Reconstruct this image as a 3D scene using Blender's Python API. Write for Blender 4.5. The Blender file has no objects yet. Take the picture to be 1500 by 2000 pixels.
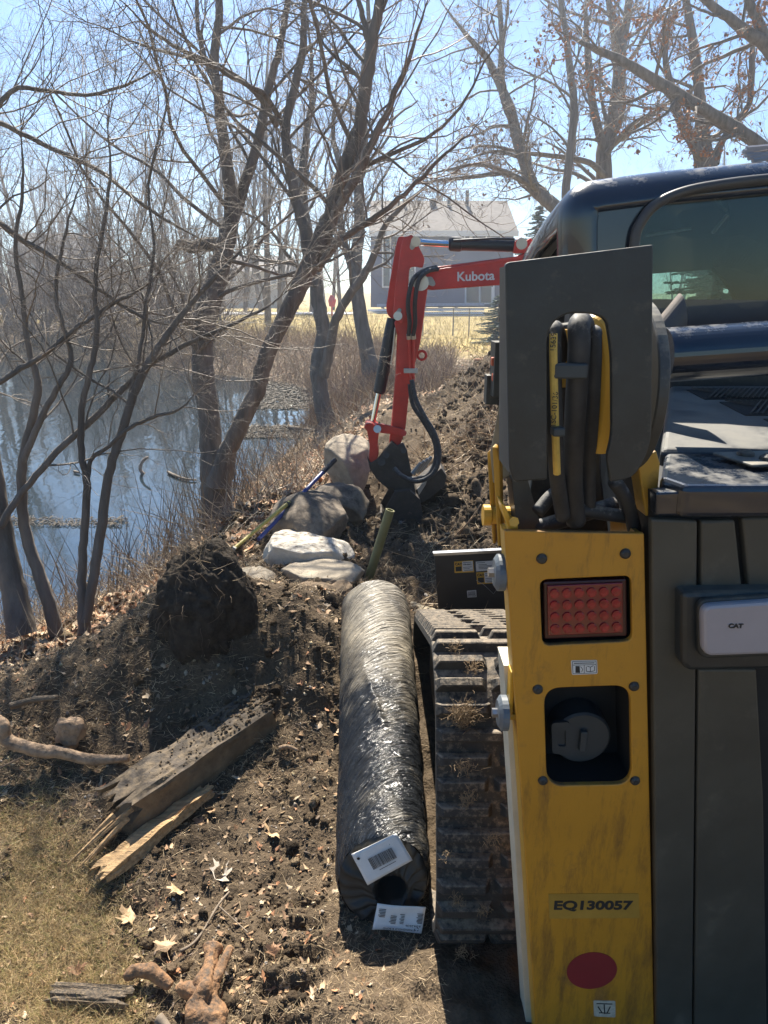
import bpy, bmesh, math, random
import numpy as np
from mathutils import Vector, Matrix
R=math.radians
rng=np.random.default_rng(7); random.seed(7)
sc=bpy.context.scene; COL=sc.collection
H=1.6; PITCH=R(17.1); cs,sn=math.cos(PITCH),math.sin(PITCH); F=1333.33
def at(px,py,Y):
    u=(px-750)/F; v=(1000-py)/F
    t=Y/(cs+v*sn); return Vector((u*t,Y,H+(v*cs-sn)*t))
def atz(px,py,Z):
    u=(px-750)/F; v=(1000-py)/F
    t=(Z-H)/(v*cs-sn); return Vector((u*t,(cs+v*sn)*t,Z))
# ---------------- materials
def mat(name,col,rough=.6,metal=0,var=.25,vscale=8,bump=0,bscale=40,col2=None,spec=.5,coat=0,attr=None,detail=6,dust=None,dustamt=0,stretch=None):
    m=bpy.data.materials.new(name); m.use_nodes=True; nt=m.node_tree; N=nt.nodes; L=nt.links
    b=N['Principled BSDF']; b.inputs['Roughness'].default_value=rough; b.inputs['Metallic'].default_value=metal
    b.inputs['Specular IOR Level'].default_value=spec; b.inputs['Coat Weight'].default_value=coat
    tc=N.new('ShaderNodeTexCoord'); mp=N.new('ShaderNodeMapping'); L.new(tc.outputs['Object'],mp.inputs[0])
    if stretch: mp.inputs['Scale'].default_value=stretch
    n=N.new('ShaderNodeTexNoise'); n.inputs['Scale'].default_value=vscale; n.inputs['Detail'].default_value=detail; n.inputs['Roughness'].default_value=.65
    L.new(mp.outputs[0],n.inputs['Vector'])
    r=N.new('ShaderNodeValToRGB'); r.color_ramp.elements[0].position=.32; r.color_ramp.elements[1].position=.68
    c=Vector(col); c2=Vector(col2) if col2 else c*(1-var)
    r.color_ramp.elements[0].color=(*c2,1); r.color_ramp.elements[1].color=(*(c if col2 else c*(1+var*.6)),1)
    L.new(n.outputs['Fac'],r.inputs[0]); out=r.outputs[0]
    if attr:
        a=N.new('ShaderNodeAttribute'); a.attribute_name=attr
        mx=N.new('ShaderNodeMix'); mx.data_type='RGBA'; mx.blend_type='MULTIPLY'; mx.inputs[0].default_value=1
        L.new(out,mx.inputs[6]); L.new(a.outputs['Color'],mx.inputs[7]); out=mx.outputs[2]
    if dust:
        n2=N.new('ShaderNodeTexNoise'); n2.inputs['Scale'].default_value=vscale*2.3; n2.inputs['Detail'].default_value=8; n2.inputs['Roughness'].default_value=.7
        L.new(mp.outputs[0],n2.inputs['Vector'])
        g=N.new('ShaderNodeNewGeometry'); sx=N.new('ShaderNodeSeparateXYZ'); L.new(g.outputs['Normal'],sx.inputs[0])
        ma=N.new('ShaderNodeMath'); ma.operation='MULTIPLY_ADD'; ma.inputs[1].default_value=.25; L.new(sx.outputs[2],ma.inputs[0]); L.new(n2.outputs['Fac'],ma.inputs[2])
        r2=N.new('ShaderNodeMapRange'); r2.inputs[1].default_value=.75-dustamt*.5; r2.inputs[2].default_value=.95-dustamt*.4
        L.new(ma.outputs[0],r2.inputs[0])
        mx=N.new('ShaderNodeMix'); mx.data_type='RGBA'; L.new(r2.outputs[0],mx.inputs[0]); L.new(out,mx.inputs[6]); mx.inputs[7].default_value=(*dust,1); out=mx.outputs[2]
        rr=N.new('ShaderNodeMapRange'); rr.inputs[3].default_value=rough; rr.inputs[4].default_value=.85; L.new(r2.outputs[0],rr.inputs[0]); L.new(rr.outputs[0],b.inputs['Roughness'])
    L.new(out,b.inputs['Base Color'])
    if bump:
        nb=N.new('ShaderNodeTexNoise'); nb.inputs['Scale'].default_value=bscale; nb.inputs['Detail'].default_value=5
        L.new(mp.outputs[0],nb.inputs['Vector'])
        bp=N.new('ShaderNodeBump'); bp.inputs['Strength'].default_value=bump; bp.inputs['Distance'].default_value=.01
        L.new(nb.outputs['Fac'],bp.inputs['Height']); L.new(bp.outputs[0],b.inputs['Normal'])
    return m
# ---------------- object helpers
WL={}
def mk(name,V,Fc,m=None,parent=None,smooth=False,bevel=0,attr=None,recentre=True,seg=2):
    """V verts, Fc list of faces (or (M,k) array)"""
    V=np.asarray(V,dtype=np.float32)
    lo,hi=V.min(0),V.max(0); c=(lo+hi)/2
    if parent is None: c[2]=lo[2]
    if not recentre: c=np.zeros(3,dtype=np.float32)
    me=bpy.data.meshes.new(name)
    if isinstance(Fc,np.ndarray):
        k=Fc.shape[1]; me.vertices.add(len(V)); me.vertices.foreach_set('co',(V-c).astype(np.float32).ravel())
        me.loops.add(Fc.size); me.loops.foreach_set('vertex_index',Fc.astype(np.int32).ravel())
        me.polygons.add(len(Fc)); me.polygons.foreach_set('loop_start',np.arange(0,Fc.size,k,dtype=np.int32))
        me.update(calc_edges=True)
    else:
        me.from_pydata((V-c).tolist(),[],Fc); me.update()
    if attr is not None:
        ca=me.color_attributes.new('Col','FLOAT_COLOR','POINT'); a=np.ones((len(V),4),np.float32); a[:,:3]=attr; ca.data.foreach_set('color',a.ravel())
    if smooth: me.polygons.foreach_set('use_smooth',np.ones(len(me.polygons),bool))
    if m: me.materials.append(m)
    return lk(name,me,parent,c,bevel,seg)
def lk(name,me,parent,c,bevel=0,seg=2):
    o=bpy.data.objects.new(name,me); COL.objects.link(o)
    c=Vector([float(x) for x in c]); pl=Vector((0,0,0))
    if parent is not None: o.parent=parent; pl=WL[parent.name]
    o.location=c-pl; WL[o.name]=c
    if bevel:
        md=o.modifiers.new('b','BEVEL'); md.width=bevel; md.segments=seg; md.limit_method='ANGLE'; md.angle_limit=R(35)
    return o
def tag(o,label=None,cat=None,group=None,kind=None):
    if label: o['label']=label
    if cat: o['category']=cat
    if group: o['group']=group
    if kind: o['kind']=kind
    return o
def empty(name,loc,label,cat,group=None):
    o=bpy.data.objects.new(name,None); COL.objects.link(o); o.location=loc; o.empty_display_size=.1
    WL[o.name]=Vector(loc); return tag(o,label,cat,group)
def copy_tree(o,parent=None):
    c=o.copy(); COL.objects.link(c)
    if parent is not None: c.parent=parent
    for ch in list(o.children): copy_tree(ch,c)
    return c
class G:
    def __init__(s): s.v=[]; s.f=[]
    def add(s,V,Fc):
        n=len(s.v); s.v+= [tuple(p) for p in V]; s.f+=[tuple(i+n for i in f) for f in Fc]; return s
    def box(s,c,d,rot=None):
        c=Vector(c); P=[]
        for x in(-.5,.5):
            for y in(-.5,.5):
                for z in(-.5,.5):
                    p=Vector((x*d[0],y*d[1],z*d[2]))
                    if rot is not None: p=rot@p
                    P.append(c+p)
        return s.add(P,[(0,1,3,2),(4,6,7,5),(0,4,5,1),(2,3,7,6),(0,2,6,4),(1,5,7,3)])
    def prism(s,pts,off):
        n=len(pts); off=Vector(off); pts=[Vector(p) for p in pts]
        # orient
        nn=Vector((0,0,0))
        for i in range(n): nn+=pts[i].cross(pts[(i+1)%n])
        if nn.dot(off)>0: pts=pts[::-1]
        s.add(pts+[p+off for p in pts],[tuple(range(n)),tuple(range(2*n-1,n-1,-1))]+[(i,n+i,n+(i+1)%n,(i+1)%n) for i in range(n)]); return s
    def tube(s,pts,r,k=12,cap=True):
        pts=[Vector(p) for p in pts]; n=len(pts); rr=r if isinstance(r,(list,tuple)) else [r]*n
        V=[];ref=None
        for i,p in enumerate(pts):
            t=(pts[min(i+1,n-1)]-pts[max(i-1,0)]).normalized()
            if ref is None:
                ref=t.orthogonal().normalized()
            ref=(ref-t*ref.dot(t)).normalized(); b=t.cross(ref)
            for j in range(k):
                a=2*math.pi*j/k; V.append(p+(ref*math.cos(a)+b*math.sin(a))*rr[i])
        Fc=[(i*k+j,i*k+(j+1)%k,(i+1)*k+(j+1)%k,(i+1)*k+j) for i in range(n-1) for j in range(k)]
        if cap: Fc+=[tuple(range(k-1,-1,-1)),tuple(range((n-1)*k,n*k))]
        return s.add(V,Fc)
    def cyl(s,p,q,r,k=24,r2=None): return s.tube([p,q],[r,r if r2 is None else r2],k)
    def mk(s,name,m=None,parent=None,**k): return mk(name,s.v,s.f,m,parent,**k)
def spl(P,n=8):
    P=[Vector(p) for p in P]; out=[]
    for i in range(len(P)-1):
        a=P[max(i-1,0)];b=P[i];c=P[i+1];d=P[min(i+2,len(P)-1)]
        for k in range(n):
            t=k/n; out.append(.5*((2*b)+(c-a)*t+(2*a-5*b+4*c-d)*t*t+(3*b-a-3*c+d)*t**3))
    return out+[P[-1]]
def rnd(P,r,n=5):
    out=[];m=len(P)
    for i in range(m):
        a,b,c=(Vector(P[(i+k)%m]) for k in(-1,0,1)); rr=r[i] if isinstance(r,(list,tuple)) else r
        if rr<=0: out.append(b); continue
        u=(a-b).normalized();w=(c-b).normalized(); rr=min(rr,(a-b).length*.48,(c-b).length*.48)
        p,q=b+u*rr,b+w*rr
        for k in range(n+1):
            t=k/n; out.append(p*(1-t)**2+b*2*t*(1-t)+q*t*t)
    return out
def plate(name,outer,holes,th,fmap,m,parent,bev=0,smooth=False):
    """2D outline with holes -> solid plate. fmap(a,b,c) -> world"""
    cu=bpy.data.curves.new('c','CURVE'); cu.dimensions='2D'; cu.fill_mode='BOTH'; cu.extrude=th/2-bev; cu.bevel_depth=bev; cu.bevel_resolution=1
    if bev: cu.offset=-bev
    for P in [outer]+holes:
        s=cu.splines.new('POLY'); s.points.add(len(P)-1)
        for i,p in enumerate(P): s.points[i].co=(p[0],p[1],0,1)
        s.use_cyclic_u=True
    ob=bpy.data.objects.new('c',cu); COL.objects.link(ob); bpy.context.view_layer.update()
    me=bpy.data.meshes.new_from_object(ob); bpy.data.objects.remove(ob)
    V=[fmap(v.co[0],v.co[1],v.co[2]) for v in me.vertices]; Fc=[tuple(p.vertices) for p in me.polygons]
    o=mk(name,V,Fc,m,parent)
    bm=bmesh.new(); bm.from_mesh(o.data); bmesh.ops.remove_doubles(bm,verts=bm.verts,dist=1e-5); bmesh.ops.recalc_face_normals(bm,faces=bm.faces); bm.to_mesh(o.data); bm.free()
    return o
def Ymap(Y,scale=1):  # pixel outline on a plane of constant Y
    o=at(750,1000,Y)
    def f(a,b,c): return Vector((a,Y+c,b))
    return f
def pxz(P,Y): return [(at(p[0],p[1],Y).x,at(p[0],p[1],Y).z) for p in P]
def text(name,s,size,fmap,m,parent,th=.0006,bold=0,xs=1):
    cu=bpy.data.curves.new('t','FONT'); cu.body=s; cu.size=size; cu.extrude=th; cu.offset=bold; cu.align_x='CENTER'; cu.align_y='CENTER'
    ob=bpy.data.objects.new('t',cu); COL.objects.link(ob); bpy.context.view_layer.update()
    me=bpy.data.meshes.new_from_object(ob); bpy.data.objects.remove(ob)
    V=[fmap(v.co[0]*xs,v.co[1],v.co[2]) for v in me.vertices]; Fc=[tuple(p.vertices) for p in me.polygons]
    return mk(name,V,Fc,m,parent)
# batch tubes: groups of polylines (same point count) -> verts/faces
def tubes(P,Rr,k):
    """P (B,n,3)  Rr (B,n)"""
    B,n,_=P.shape
    T=np.empty_like(P); T[:,1:-1]=P[:,2:]-P[:,:-2]; T[:,0]=P[:,1]-P[:,0]; T[:,-1]=P[:,-1]-P[:,-2]
    T/=np.linalg.norm(T,axis=2,keepdims=True)+1e-9
    md=P[:,-1]-P[:,0]; md/=np.linalg.norm(md,axis=1,keepdims=True)+1e-9
    ax=np.where(np.abs(md[:,2:3])>.8,np.array([[1.,0,0]]),np.array([[0,0,1.]]))
    ref=np.cross(md,ax)[:,None,:]; ref=ref-T*(ref*T).sum(2,keepdims=True); ref/=np.linalg.norm(ref,axis=2,keepdims=True)+1e-9
    b=np.cross(T,ref)
    a=np.arange(k)*2*np.pi/k
    V=P[:,:,None,:]+(ref[:,:,None,:]*np.cos(a)[None,None,:,None]+b[:,:,None,:]*np.sin(a)[None,None,:,None])*Rr[:,:,None,None]
    V=V.reshape(-1,3)
    i=np.arange(n-1)[:,None]*k; j=np.arange(k)[None,:]; j2=(j+1)%k
    f=np.stack([i+j,i+j2,i+k+j2,i+k+j],-1).reshape(-1,4)
    Fa=(np.arange(B)[:,None,None]*(n*k)+f[None]).reshape(-1,4)
    return V,Fa
def merge(parts):
    V=[];Fa=[];n=0
    for v,f in parts: V.append(v);Fa.append(f+n);n+=len(v)
    return np.concatenate(V),np.concatenate(Fa)
def lines_mesh(lines,ks=lambda r:3):
    groups={}
    for p,r in lines: groups.setdefault((len(p),ks(r[0])),[]).append((p,r))
    parts=[]
    for (n,k),g in groups.items():
        parts.append(tubes(np.array([x[0] for x in g],dtype=float),np.array([x[1] for x in g],dtype=float),k))
    return merge(parts)
# numpy noise
_h=rng.random((256,256))
def vn(x,y,s,ox=0):
    x=x/s+ox*17.3+1000.; y=y/s+ox*5.1+1000.; xi=np.floor(x).astype(int); yi=np.floor(y).astype(int); fx=x-xi; fy=y-yi
    fx=fx*fx*(3-2*fx); fy=fy*fy*(3-2*fy)
    g=lambda a,b:_h[a&255,b&255]
    return (g(xi,yi)*(1-fx)+g(xi+1,yi)*fx)*(1-fy)+(g(xi,yi+1)*(1-fx)+g(xi+1,yi+1)*fx)*fy-.5
def sms(x,a,b):
    t=np.clip((x-a)/(b-a),0,1); return t*t*(3-2*t)
# ---------------- terrain
ZW=-.5
shore=[(-60,2.6),(-6,3.2)]+[tuple(atz(px,py,ZW)[:2]) for px,py in[(-100,1290),(0,1248),(150,1196),(300,1122),(390,1052),(470,965),(560,885),(615,835),(645,795),(610,762),(520,743),(430,732),(320,722),(200,706),(0,693)]]+[(-28,29.5),(-60,28)]
SH=np.array(shore)
def sdist(x,y):
    x=np.asarray(x,float); y=np.asarray(y,float)
    d=np.full(x.shape,1e9); ins=np.zeros(x.shape,bool); n=len(SH)
    for i in range(n):
        a=SH[i]; b=SH[(i+1)%n]; ab=b-a
        t=np.clip(((x-a[0])*ab[0]+(y-a[1])*ab[1])/(ab@ab),0,1)
        if i<n-1: d=np.minimum(d,np.hypot(x-a[0]-t*ab[0],y-a[1]-t*ab[1]))
        c=((a[1]>y)!=(b[1]>y))&(x<(b[0]-a[0])*(y-a[1])/(b[1]-a[1]+1e-12)+a[0]); ins^=c
    return np.where(ins,-d,d)
def ga(x,y,cx,cy,sx,sy): return np.exp(-(((x-cx)/sx)**2+((y-cy)/sy)**2))
def zones(x,y,d):
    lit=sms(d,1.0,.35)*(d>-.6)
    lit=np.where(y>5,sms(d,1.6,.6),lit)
    e=vn(x,y,.35,3)*.5
    # grass: left of the line running from (-1.3,2.0) to (-.45,1.1)
    g=sms(-(x+.42)*.72-(y-1.12)*.60+e*.5,-.02,.16)*sms(y+(x+1.3)*.1,2.1,1.7)*(.12+.88*sms(vn(x,y,.28,14)+.5*vn(x,y,.1,15),-.22,.12))
    far=sms(y+vn(x,y,3,8)*3,12,15)*(1-sms(np.abs(x-1.5),2.5,1.5)*sms(y,15,12))
    lawn=sms(y+vn(x,y,4,9)*3+x*.15,21,24)*sms(d,4,8)
    soil=np.clip(1-lit-g,0,1)*(1-far)
    right=sms(x,4,6)
    g=np.clip(g+right*.8*(1-far),0,1); soil=soil*(1-right)
    return soil,lit,g,far,lawn
def hgt(x,y,fine=True):
    x=np.asarray(x,float); y=np.asarray(y,float); d=sdist(x,y)
    B=.15*sms(y,1.5,2.8)*sms(x,.9,.2)-.13*sms(y,6,12)+.15*sms(y,18,25)+.75*sms(y,24,50)+3*sms(y,90,200)
    B-=.32*sms(-x,.85,1.6)*sms(y,2.2,3.1)*sms(y,7,4.5)
    B+=.30*ga(x,y,-.72,2.6,.40,.33)+.07*ga(x,y,-.36,2.42,.2,.2)+.08*ga(x,y,-.30,2.80,.25,.3)+.13*ga(x,y,-1.25,2.35,.5,.3)+.06*ga(x,y,-.3,2.6,.3,.4)
    B+=.72*np.exp(-((x-1.45-.03*(y-5))/.85)**2)*sms(y,3.4,5.5)*sms(y,13,9.5)
    B+=.3*ga(x,y,2.2,9.5,1.5,1.6)
    B-=.14*ga(x,y,.12,4.4,.4,.5)
    nr=sms(y,7,4)
    B+=(.10*vn(x,y,.9,1)+.05*vn(x,y,.4,2))*sms(y,3.2,5)*sms(y,40,14)
    soil,lit,g,far,lawn=zones(x,y,d)
    w=np.where(y>5,np.where(y>13,3.,1.6),1.0)
    rise=sms(d,-.05,w)
    z=np.where(d>0,ZW+(B-ZW)*rise,ZW-np.minimum(-d*.35,.9))
    z=z+.02*sms(d,0,.1)
    if fine:
        a=soil*sms(d,-.1,.4)
        r1=np.abs(vn(x,y,.11,4))*2; r2=np.abs(vn(x,y,.05,5))*2; r3=vn(x,y,.022,6)
        z=z+a*(.045*vn(x,y,.22,7)+.028*r1+.016*r2+.006*r3*2)*(1+1.3*sms(y,2.2,4)*(1-.3*sms(y,5,8)))
        z=z+(1-a)*(1-lawn)*(.012*vn(x,y,.09,11)+.006*vn(x,y,.03,12))
        # cleat prints left by the rubber track, near the roll
        pr=sms(np.abs(x+.24),.10,.06)*sms(np.abs(y-1.32),.2,.14)
        z=z-pr*.030*sms(np.abs(((y*1.0)%.085)-.0425),.024,.012)
    return z
def gax(lo,hi,step,far_lo,far_hi,gr):
    a=list(np.arange(lo,hi,step)); s=step
    while a[-1]<far_hi: s*=gr; a.append(a[-1]+s)
    s=step
    while a[0]>far_lo: s*=gr; a.insert(0,a[0]-s)
    return np.array(a)
xs=gax(-1.7,1.0,.011,-500,500,1.035); ys=gax(1.0,3.6,.011,-60,900,1.0135)
X,Yg=np.meshgrid(xs,ys); nx,ny=len(xs),len(ys)
Z=hgt(X,Yg); Dg=sdist(X,Yg); so,li,gr_,fa,la=zones(X,Yg,Dg)
V=np.stack([X.ravel(),Yg.ravel(),Z.ravel()],1)
i=(np.arange(ny-1)[:,None]*nx+np.arange(nx-1)[None,:]).ravel()
Fq=np.stack([i,i+1,i+nx+1,i+nx],1)
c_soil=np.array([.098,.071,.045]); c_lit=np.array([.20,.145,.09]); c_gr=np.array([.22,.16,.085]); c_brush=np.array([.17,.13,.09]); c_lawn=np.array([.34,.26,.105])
w=lambda a:a.ravel()[:,None]
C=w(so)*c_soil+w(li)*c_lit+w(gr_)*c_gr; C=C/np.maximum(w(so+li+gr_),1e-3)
C=C*(1-w(fa))+c_brush*w(fa); C=C*(1-w(la))+c_lawn*w(la)
C*=(1+.5*vn(V[:,0],V[:,1],.5,20)+.5*vn(V[:,0],V[:,1],.12,21))[:,None]
C=np.where(w(Dg)<0,np.array([[.06,.05,.03]]),C)
mg=mat('ground_earth',(1,1,1),.95,var=.35,vscale=60,bump=.9,bscale=120,attr='Col',detail=10,spec=.2)
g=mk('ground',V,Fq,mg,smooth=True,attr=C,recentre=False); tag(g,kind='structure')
# ---------------- pond water
def wmat():
    m=bpy.data.materials.new('pond_water'); m.use_nodes=True; N=m.node_tree.nodes; L=m.node_tree.links; b=N['Principled BSDF']
    b.inputs['Base Color'].default_value=(.012,.022,.030,1); b.inputs['Roughness'].default_value=.03; b.inputs['IOR'].default_value=2.0
    tc=N.new('ShaderNodeTexCoord'); bp=None
    for s,str_,st in((1.1,.05,(1,.35,1)),(5.,.025,(1,.5,1)),(19.,.012,(1,1,1))):
        mp=N.new('ShaderNodeMapping'); mp.inputs['Scale'].default_value=st; mp.inputs['Rotation'].default_value=(0,0,.5); L.new(tc.outputs['Object'],mp.inputs[0])
        n=N.new('ShaderNodeTexNoise'); n.inputs['Scale'].default_value=s; n.inputs['Detail'].default_value=3; L.new(mp.outputs[0],n.inputs['Vector'])
        q=N.new('ShaderNodeBump'); q.inputs['Strength'].default_value=str_; q.inputs['Distance'].default_value=.3/s; L.new(n.outputs['Fac'],q.inputs['Height'])
        if bp: L.new(bp.outputs[0],q.inputs['Normal'])
        bp=q
    L.new(bp.outputs[0],b.inputs['Normal']); return m
wp=[(-60,1.5),(-3,2.0),(-1,3.5),(-.4,7),(0,12),(-.2,15.5),(-1,20),(-6,26),(-20,32),(-60,34)]
wo=mk('water',[(a,b,ZW) for a,b in wp],[tuple(range(len(wp)))],wmat(),recentre=False); tag(wo,kind='structure')
# ---------------- world, sun, camera
SUN_AZ=R(-7); SUN_EL=R(51)   # azimuth from +Y, negative = left
w_=bpy.data.worlds.new('World'); sc.world=w_; w_.use_nodes=True; N=w_.node_tree.nodes; L=w_.node_tree.links
sk=N.new('ShaderNodeTexSky'); sk.sky_type='NISHITA'; sk.sun_disc=False; sk.sun_elevation=SUN_EL; sk.sun_rotation=SUN_AZ; sk.air_density=1.0; sk.dust_density=.15; sk.ozone_density=4.0; sk.altitude=0
hs=N.new('ShaderNodeHueSaturation'); hs.inputs['Saturation'].default_value=1.3; L.new(sk.outputs[0],hs.inputs['Color']); L.new(hs.outputs[0],N['Background'].inputs[0]); N['Background'].inputs[1].default_value=.05
sd=Vector((math.sin(SUN_AZ)*math.cos(SUN_EL),math.cos(SUN_AZ)*math.cos(SUN_EL),math.sin(SUN_EL)))
sl=bpy.data.lights.new('sun','SUN'); sl.energy=5; sl.angle=R(.55); sl.color=(1,.93,.81); so_=bpy.data.objects.new('sun',sl); COL.objects.link(so_); so_.rotation_euler=sd.to_track_quat('Z','Y').to_euler(); so_.location=(0,0,30)
cd=bpy.data.cameras.new('cam'); cd.lens=24; cd.sensor_width=36; cd.sensor_fit='AUTO'; cd.clip_start=.05; cd.clip_end=3000
cam=bpy.data.objects.new('cam',cd); COL.objects.link(cam); cam.location=(0,0,H); cam.rotation_euler=(R(90)-PITCH,0,0); sc.camera=cam
sc.view_settings.view_transform='Standard'; sc.view_settings.look='None'; sc.view_settings.exposure=1.62; sc.view_settings.gamma=1
sc.cycles.max_bounces=6; sc.cycles.transparent_max_bounces=12; sc.cycles.diffuse_bounces=3
def gz(x,y): return float(hgt(np.array([x]),np.array([y]),False)[0])

def flare_haze():  # thin volume added to imitate lens-flare veil and backlight glow
    g=G(); g.box((0,110,12),(420,262,34)); V=np.array(g.v); 
    m=bpy.data.materials.new('flare_haze_volume'); m.use_nodes=True; N=m.node_tree.nodes; L=m.node_tree.links; N.remove(N['Principled BSDF'])
    v=N.new('ShaderNodeVolumePrincipled'); v.inputs['Color'].default_value=(.80,.88,1,1); v.inputs['Density'].default_value=.0023; v.inputs['Anisotropy'].default_value=.55; L.new(v.outputs[0],N['Material Output'].inputs['Volume'])
    o=g.mk('flare_haze',m); tag(o,kind='stuff')
flare_haze()
# ================= compact track loader, seen from behind its left rear post
M={}
M['yel']=mat('yellow_paint',(.46,.245,.022),.42,var=.10,vscale=5,bump=.05,bscale=60,dust=(.17,.095,.035),dustamt=.42,detail=9)
M['yel2']=mat('yellow_paint_clean',(.58,.32,.03),.4,var=.08,vscale=9)
M['blk']=mat('black_steel',(.022,.026,.027),.42,var=.35,vscale=14,bump=.05,bscale=90,dust=(.10,.09,.07),dustamt=.36,detail=9)
M['blkdust']=mat('dusty_black_steel',(.055,.055,.05),.5,var=.25,vscale=9,bump=.05,dust=(.22,.2,.16),dustamt=.35)
M['hood']=mat('dusty_hood',(.032,.035,.037),.42,var=.2,vscale=5,dust=(.14,.135,.12),dustamt=.36,detail=9)
M['cab']=mat('cab_shell',(.012,.018,.030),.22,var=.3,vscale=6,coat=.6,dust=(.16,.15,.13),dustamt=.05,detail=9)
M['rub']=mat('rubber',(.030,.029,.027),.8,var=.4,vscale=25,bump=.3,bscale=90,dust=(.22,.175,.125),dustamt=.33,detail=8)
M['door']=mat('door_panel',(.062,.058,.045),.5,var=.3,vscale=4,bump=.04,dust=(.13,.115,.085),dustamt=.38,detail=9)
M['tan']=mat('dusty_side',(.30,.27,.20),.8,var=.3,vscale=12)
M['blueg']=mat('grey_cap',(.10,.12,.14),.5)
M['red_lens']=mat('red_lens',(.16,.004,.012),.18,var=.4,vscale=40,coat=.5)
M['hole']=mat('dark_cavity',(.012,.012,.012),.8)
M['wht']=mat('white_paper',(.72,.70,.66),.6,var=.06,vscale=20)
M['ink']=mat('black_ink',(.02,.02,.02),.6)
M['steel']=mat('steel',(.45,.45,.45),.3,metal=.9,var=.1)
M['chrome']=mat('chrome',(.75,.76,.78),.12,metal=1,var=.03)
M['lensw']=mat('lamp_lens',(.33,.31,.33),.22,var=.05,vscale=20,coat=.4)
M['dred']=mat('red_sticker',(.22,.018,.02),.6,var=.1)
M['orange']=mat('sticker_yellow',(.75,.42,.05),.6)
def glass(name,tint,fac=.12,dirt=0):
    m=bpy.data.materials.new(name); m.use_nodes=True; N=m.node_tree.nodes; L=m.node_tree.links; N.remove(N['Principled BSDF'])
    t=N.new('ShaderNodeBsdfTransparent'); t.inputs[0].default_value=(*tint,1); gl=N.new('ShaderNodeBsdfGlossy'); gl.inputs['Roughness'].default_value=.03; gl.inputs[0].default_value=(.9,1,.98,1)
    f=N.new('ShaderNodeFresnel'); f.inputs[0].default_value=1.5; mx=N.new('ShaderNodeMixShader'); L.new(f.outputs[0],mx.inputs[0]); L.new(t.outputs[0],mx.inputs[1]); L.new(gl.outputs[0],mx.inputs[2])
    out=mx.outputs[0]
    if dirt:
        d=N.new('ShaderNodeBsdfDiffuse'); d.inputs[0].default_value=(.35,.42,.38,1); n=N.new('ShaderNodeTexNoise'); n.inputs['Scale'].default_value=120; n.inputs['Detail'].default_value=9
        tc=N.new('ShaderNodeTexCoord'); L.new(tc.outputs['Object'],n.inputs['Vector']); mr=N.new('ShaderNodeMapRange'); mr.inputs[1].default_value=.42; mr.inputs[2].default_value=.75; mr.inputs[4].default_value=dirt; L.new(n.outputs['Fac'],mr.inputs[0])
        m2=N.new('ShaderNodeMixShader'); L.new(mr.outputs[0],m2.inputs[0]); L.new(out,m2.inputs[1]); L.new(d.outputs[0],m2.inputs[2]); out=m2.outputs[0]
    L.new(out,N['Material Output'].inputs[0]); return m
M['glass']=glass('tinted_glass',(.42,.55,.56),dirt=.07)
M['glass2']=glass('green_glass',(.50,.70,.62),dirt=.4)
def grime(m):
    N=m.node_tree.nodes; L=m.node_tree.links; b=N['Principled BSDF']; src=b.inputs['Base Color'].links[0].from_socket
    tc=N.new('ShaderNodeTexCoord'); mp=N.new('ShaderNodeMapping'); mp.inputs['Scale'].default_value=(28,28,5); L.new(tc.outputs['Object'],mp.inputs[0])
    n=N.new('ShaderNodeTexNoise'); n.inputs['Scale'].default_value=1; n.inputs['Detail'].default_value=12; n.inputs['Roughness'].default_value=.78; L.new(mp.outputs[0],n.inputs['Vector'])
    sx=N.new('ShaderNodeSeparateXYZ'); L.new(tc.outputs['Object'],sx.inputs[0])
    zr=N.new('ShaderNodeMapRange'); zr.inputs[1].default_value=.25; zr.inputs[2].default_value=-.55; zr.inputs[3].default_value=0; zr.inputs[4].default_value=.12; L.new(sx.outputs[2],zr.inputs[0])
    ad=N.new('ShaderNodeMath'); ad.operation='ADD'; L.new(n.outputs['Fac'],ad.inputs[0]); L.new(zr.outputs[0],ad.inputs[1])
    mr=N.new('ShaderNodeMapRange'); mr.inputs[1].default_value=.53; mr.inputs[2].default_value=.74; mr.inputs[4].default_value=.75; L.new(ad.outputs[0],mr.inputs[0])
    mx=N.new('ShaderNodeMix'); mx.data_type='RGBA'; L.new(mr.outputs[0],mx.inputs[0]); L.new(src,mx.inputs[6]); mx.inputs[7].default_value=(.085,.045,.022,1); L.new(mx.outputs[2],b.inputs['Base Color'])
M['post']=mat('yellow_paint_worn',(.50,.235,.02),.45,var=.10,vscale=5,bump=.06,bscale=70,dust=(.17,.095,.035),dustamt=.35,detail=9); grime(M['post'])
LD=empty('track_loader',(.95,2.0,0),'yellow and black compact track loader filling the right side, seen from behind its rear post','track loader')
# ---- rubber track
cir=[(1.505,.225,.225),(1.60,.545,.20),(2.45,.2,.2)]   # rear idler, sprocket, front idler
def trackpath():
    def tang(a,b):
        A=Vector(a[:2]);B=Vector(b[:2]); d=(B-A); L_=d.length; th=math.atan2(d.y,d.x); ph=math.acos((a[2]-b[2])/L_)
        return th+ph   # normal angle on the left side going a->b
    P=[]; seq=[(0,1),(1,2),(2,0)]; angs=[]
    for i,j in seq: angs.append(tang(cir[i],cir[j]))
    out=[]
    for k,(i,j) in enumerate(seq):
        a0=angs[k-1]; a1=angs[k]; c=cir[i]
        while a1>a0: a1-=2*math.pi
        n=max(2,int((a0-a1)/.07))
        for s in range(n+1):
            a=a0+(a1-a0)*s/n; out.append((c[0]+c[2]*math.cos(a),c[1]+c[2]*math.sin(a))); TIN.append((c[0]+(c[2]-.025)*math.cos(a),c[1]+(c[2]-.025)*math.sin(a)))
    return out
TIN=[]
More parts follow.
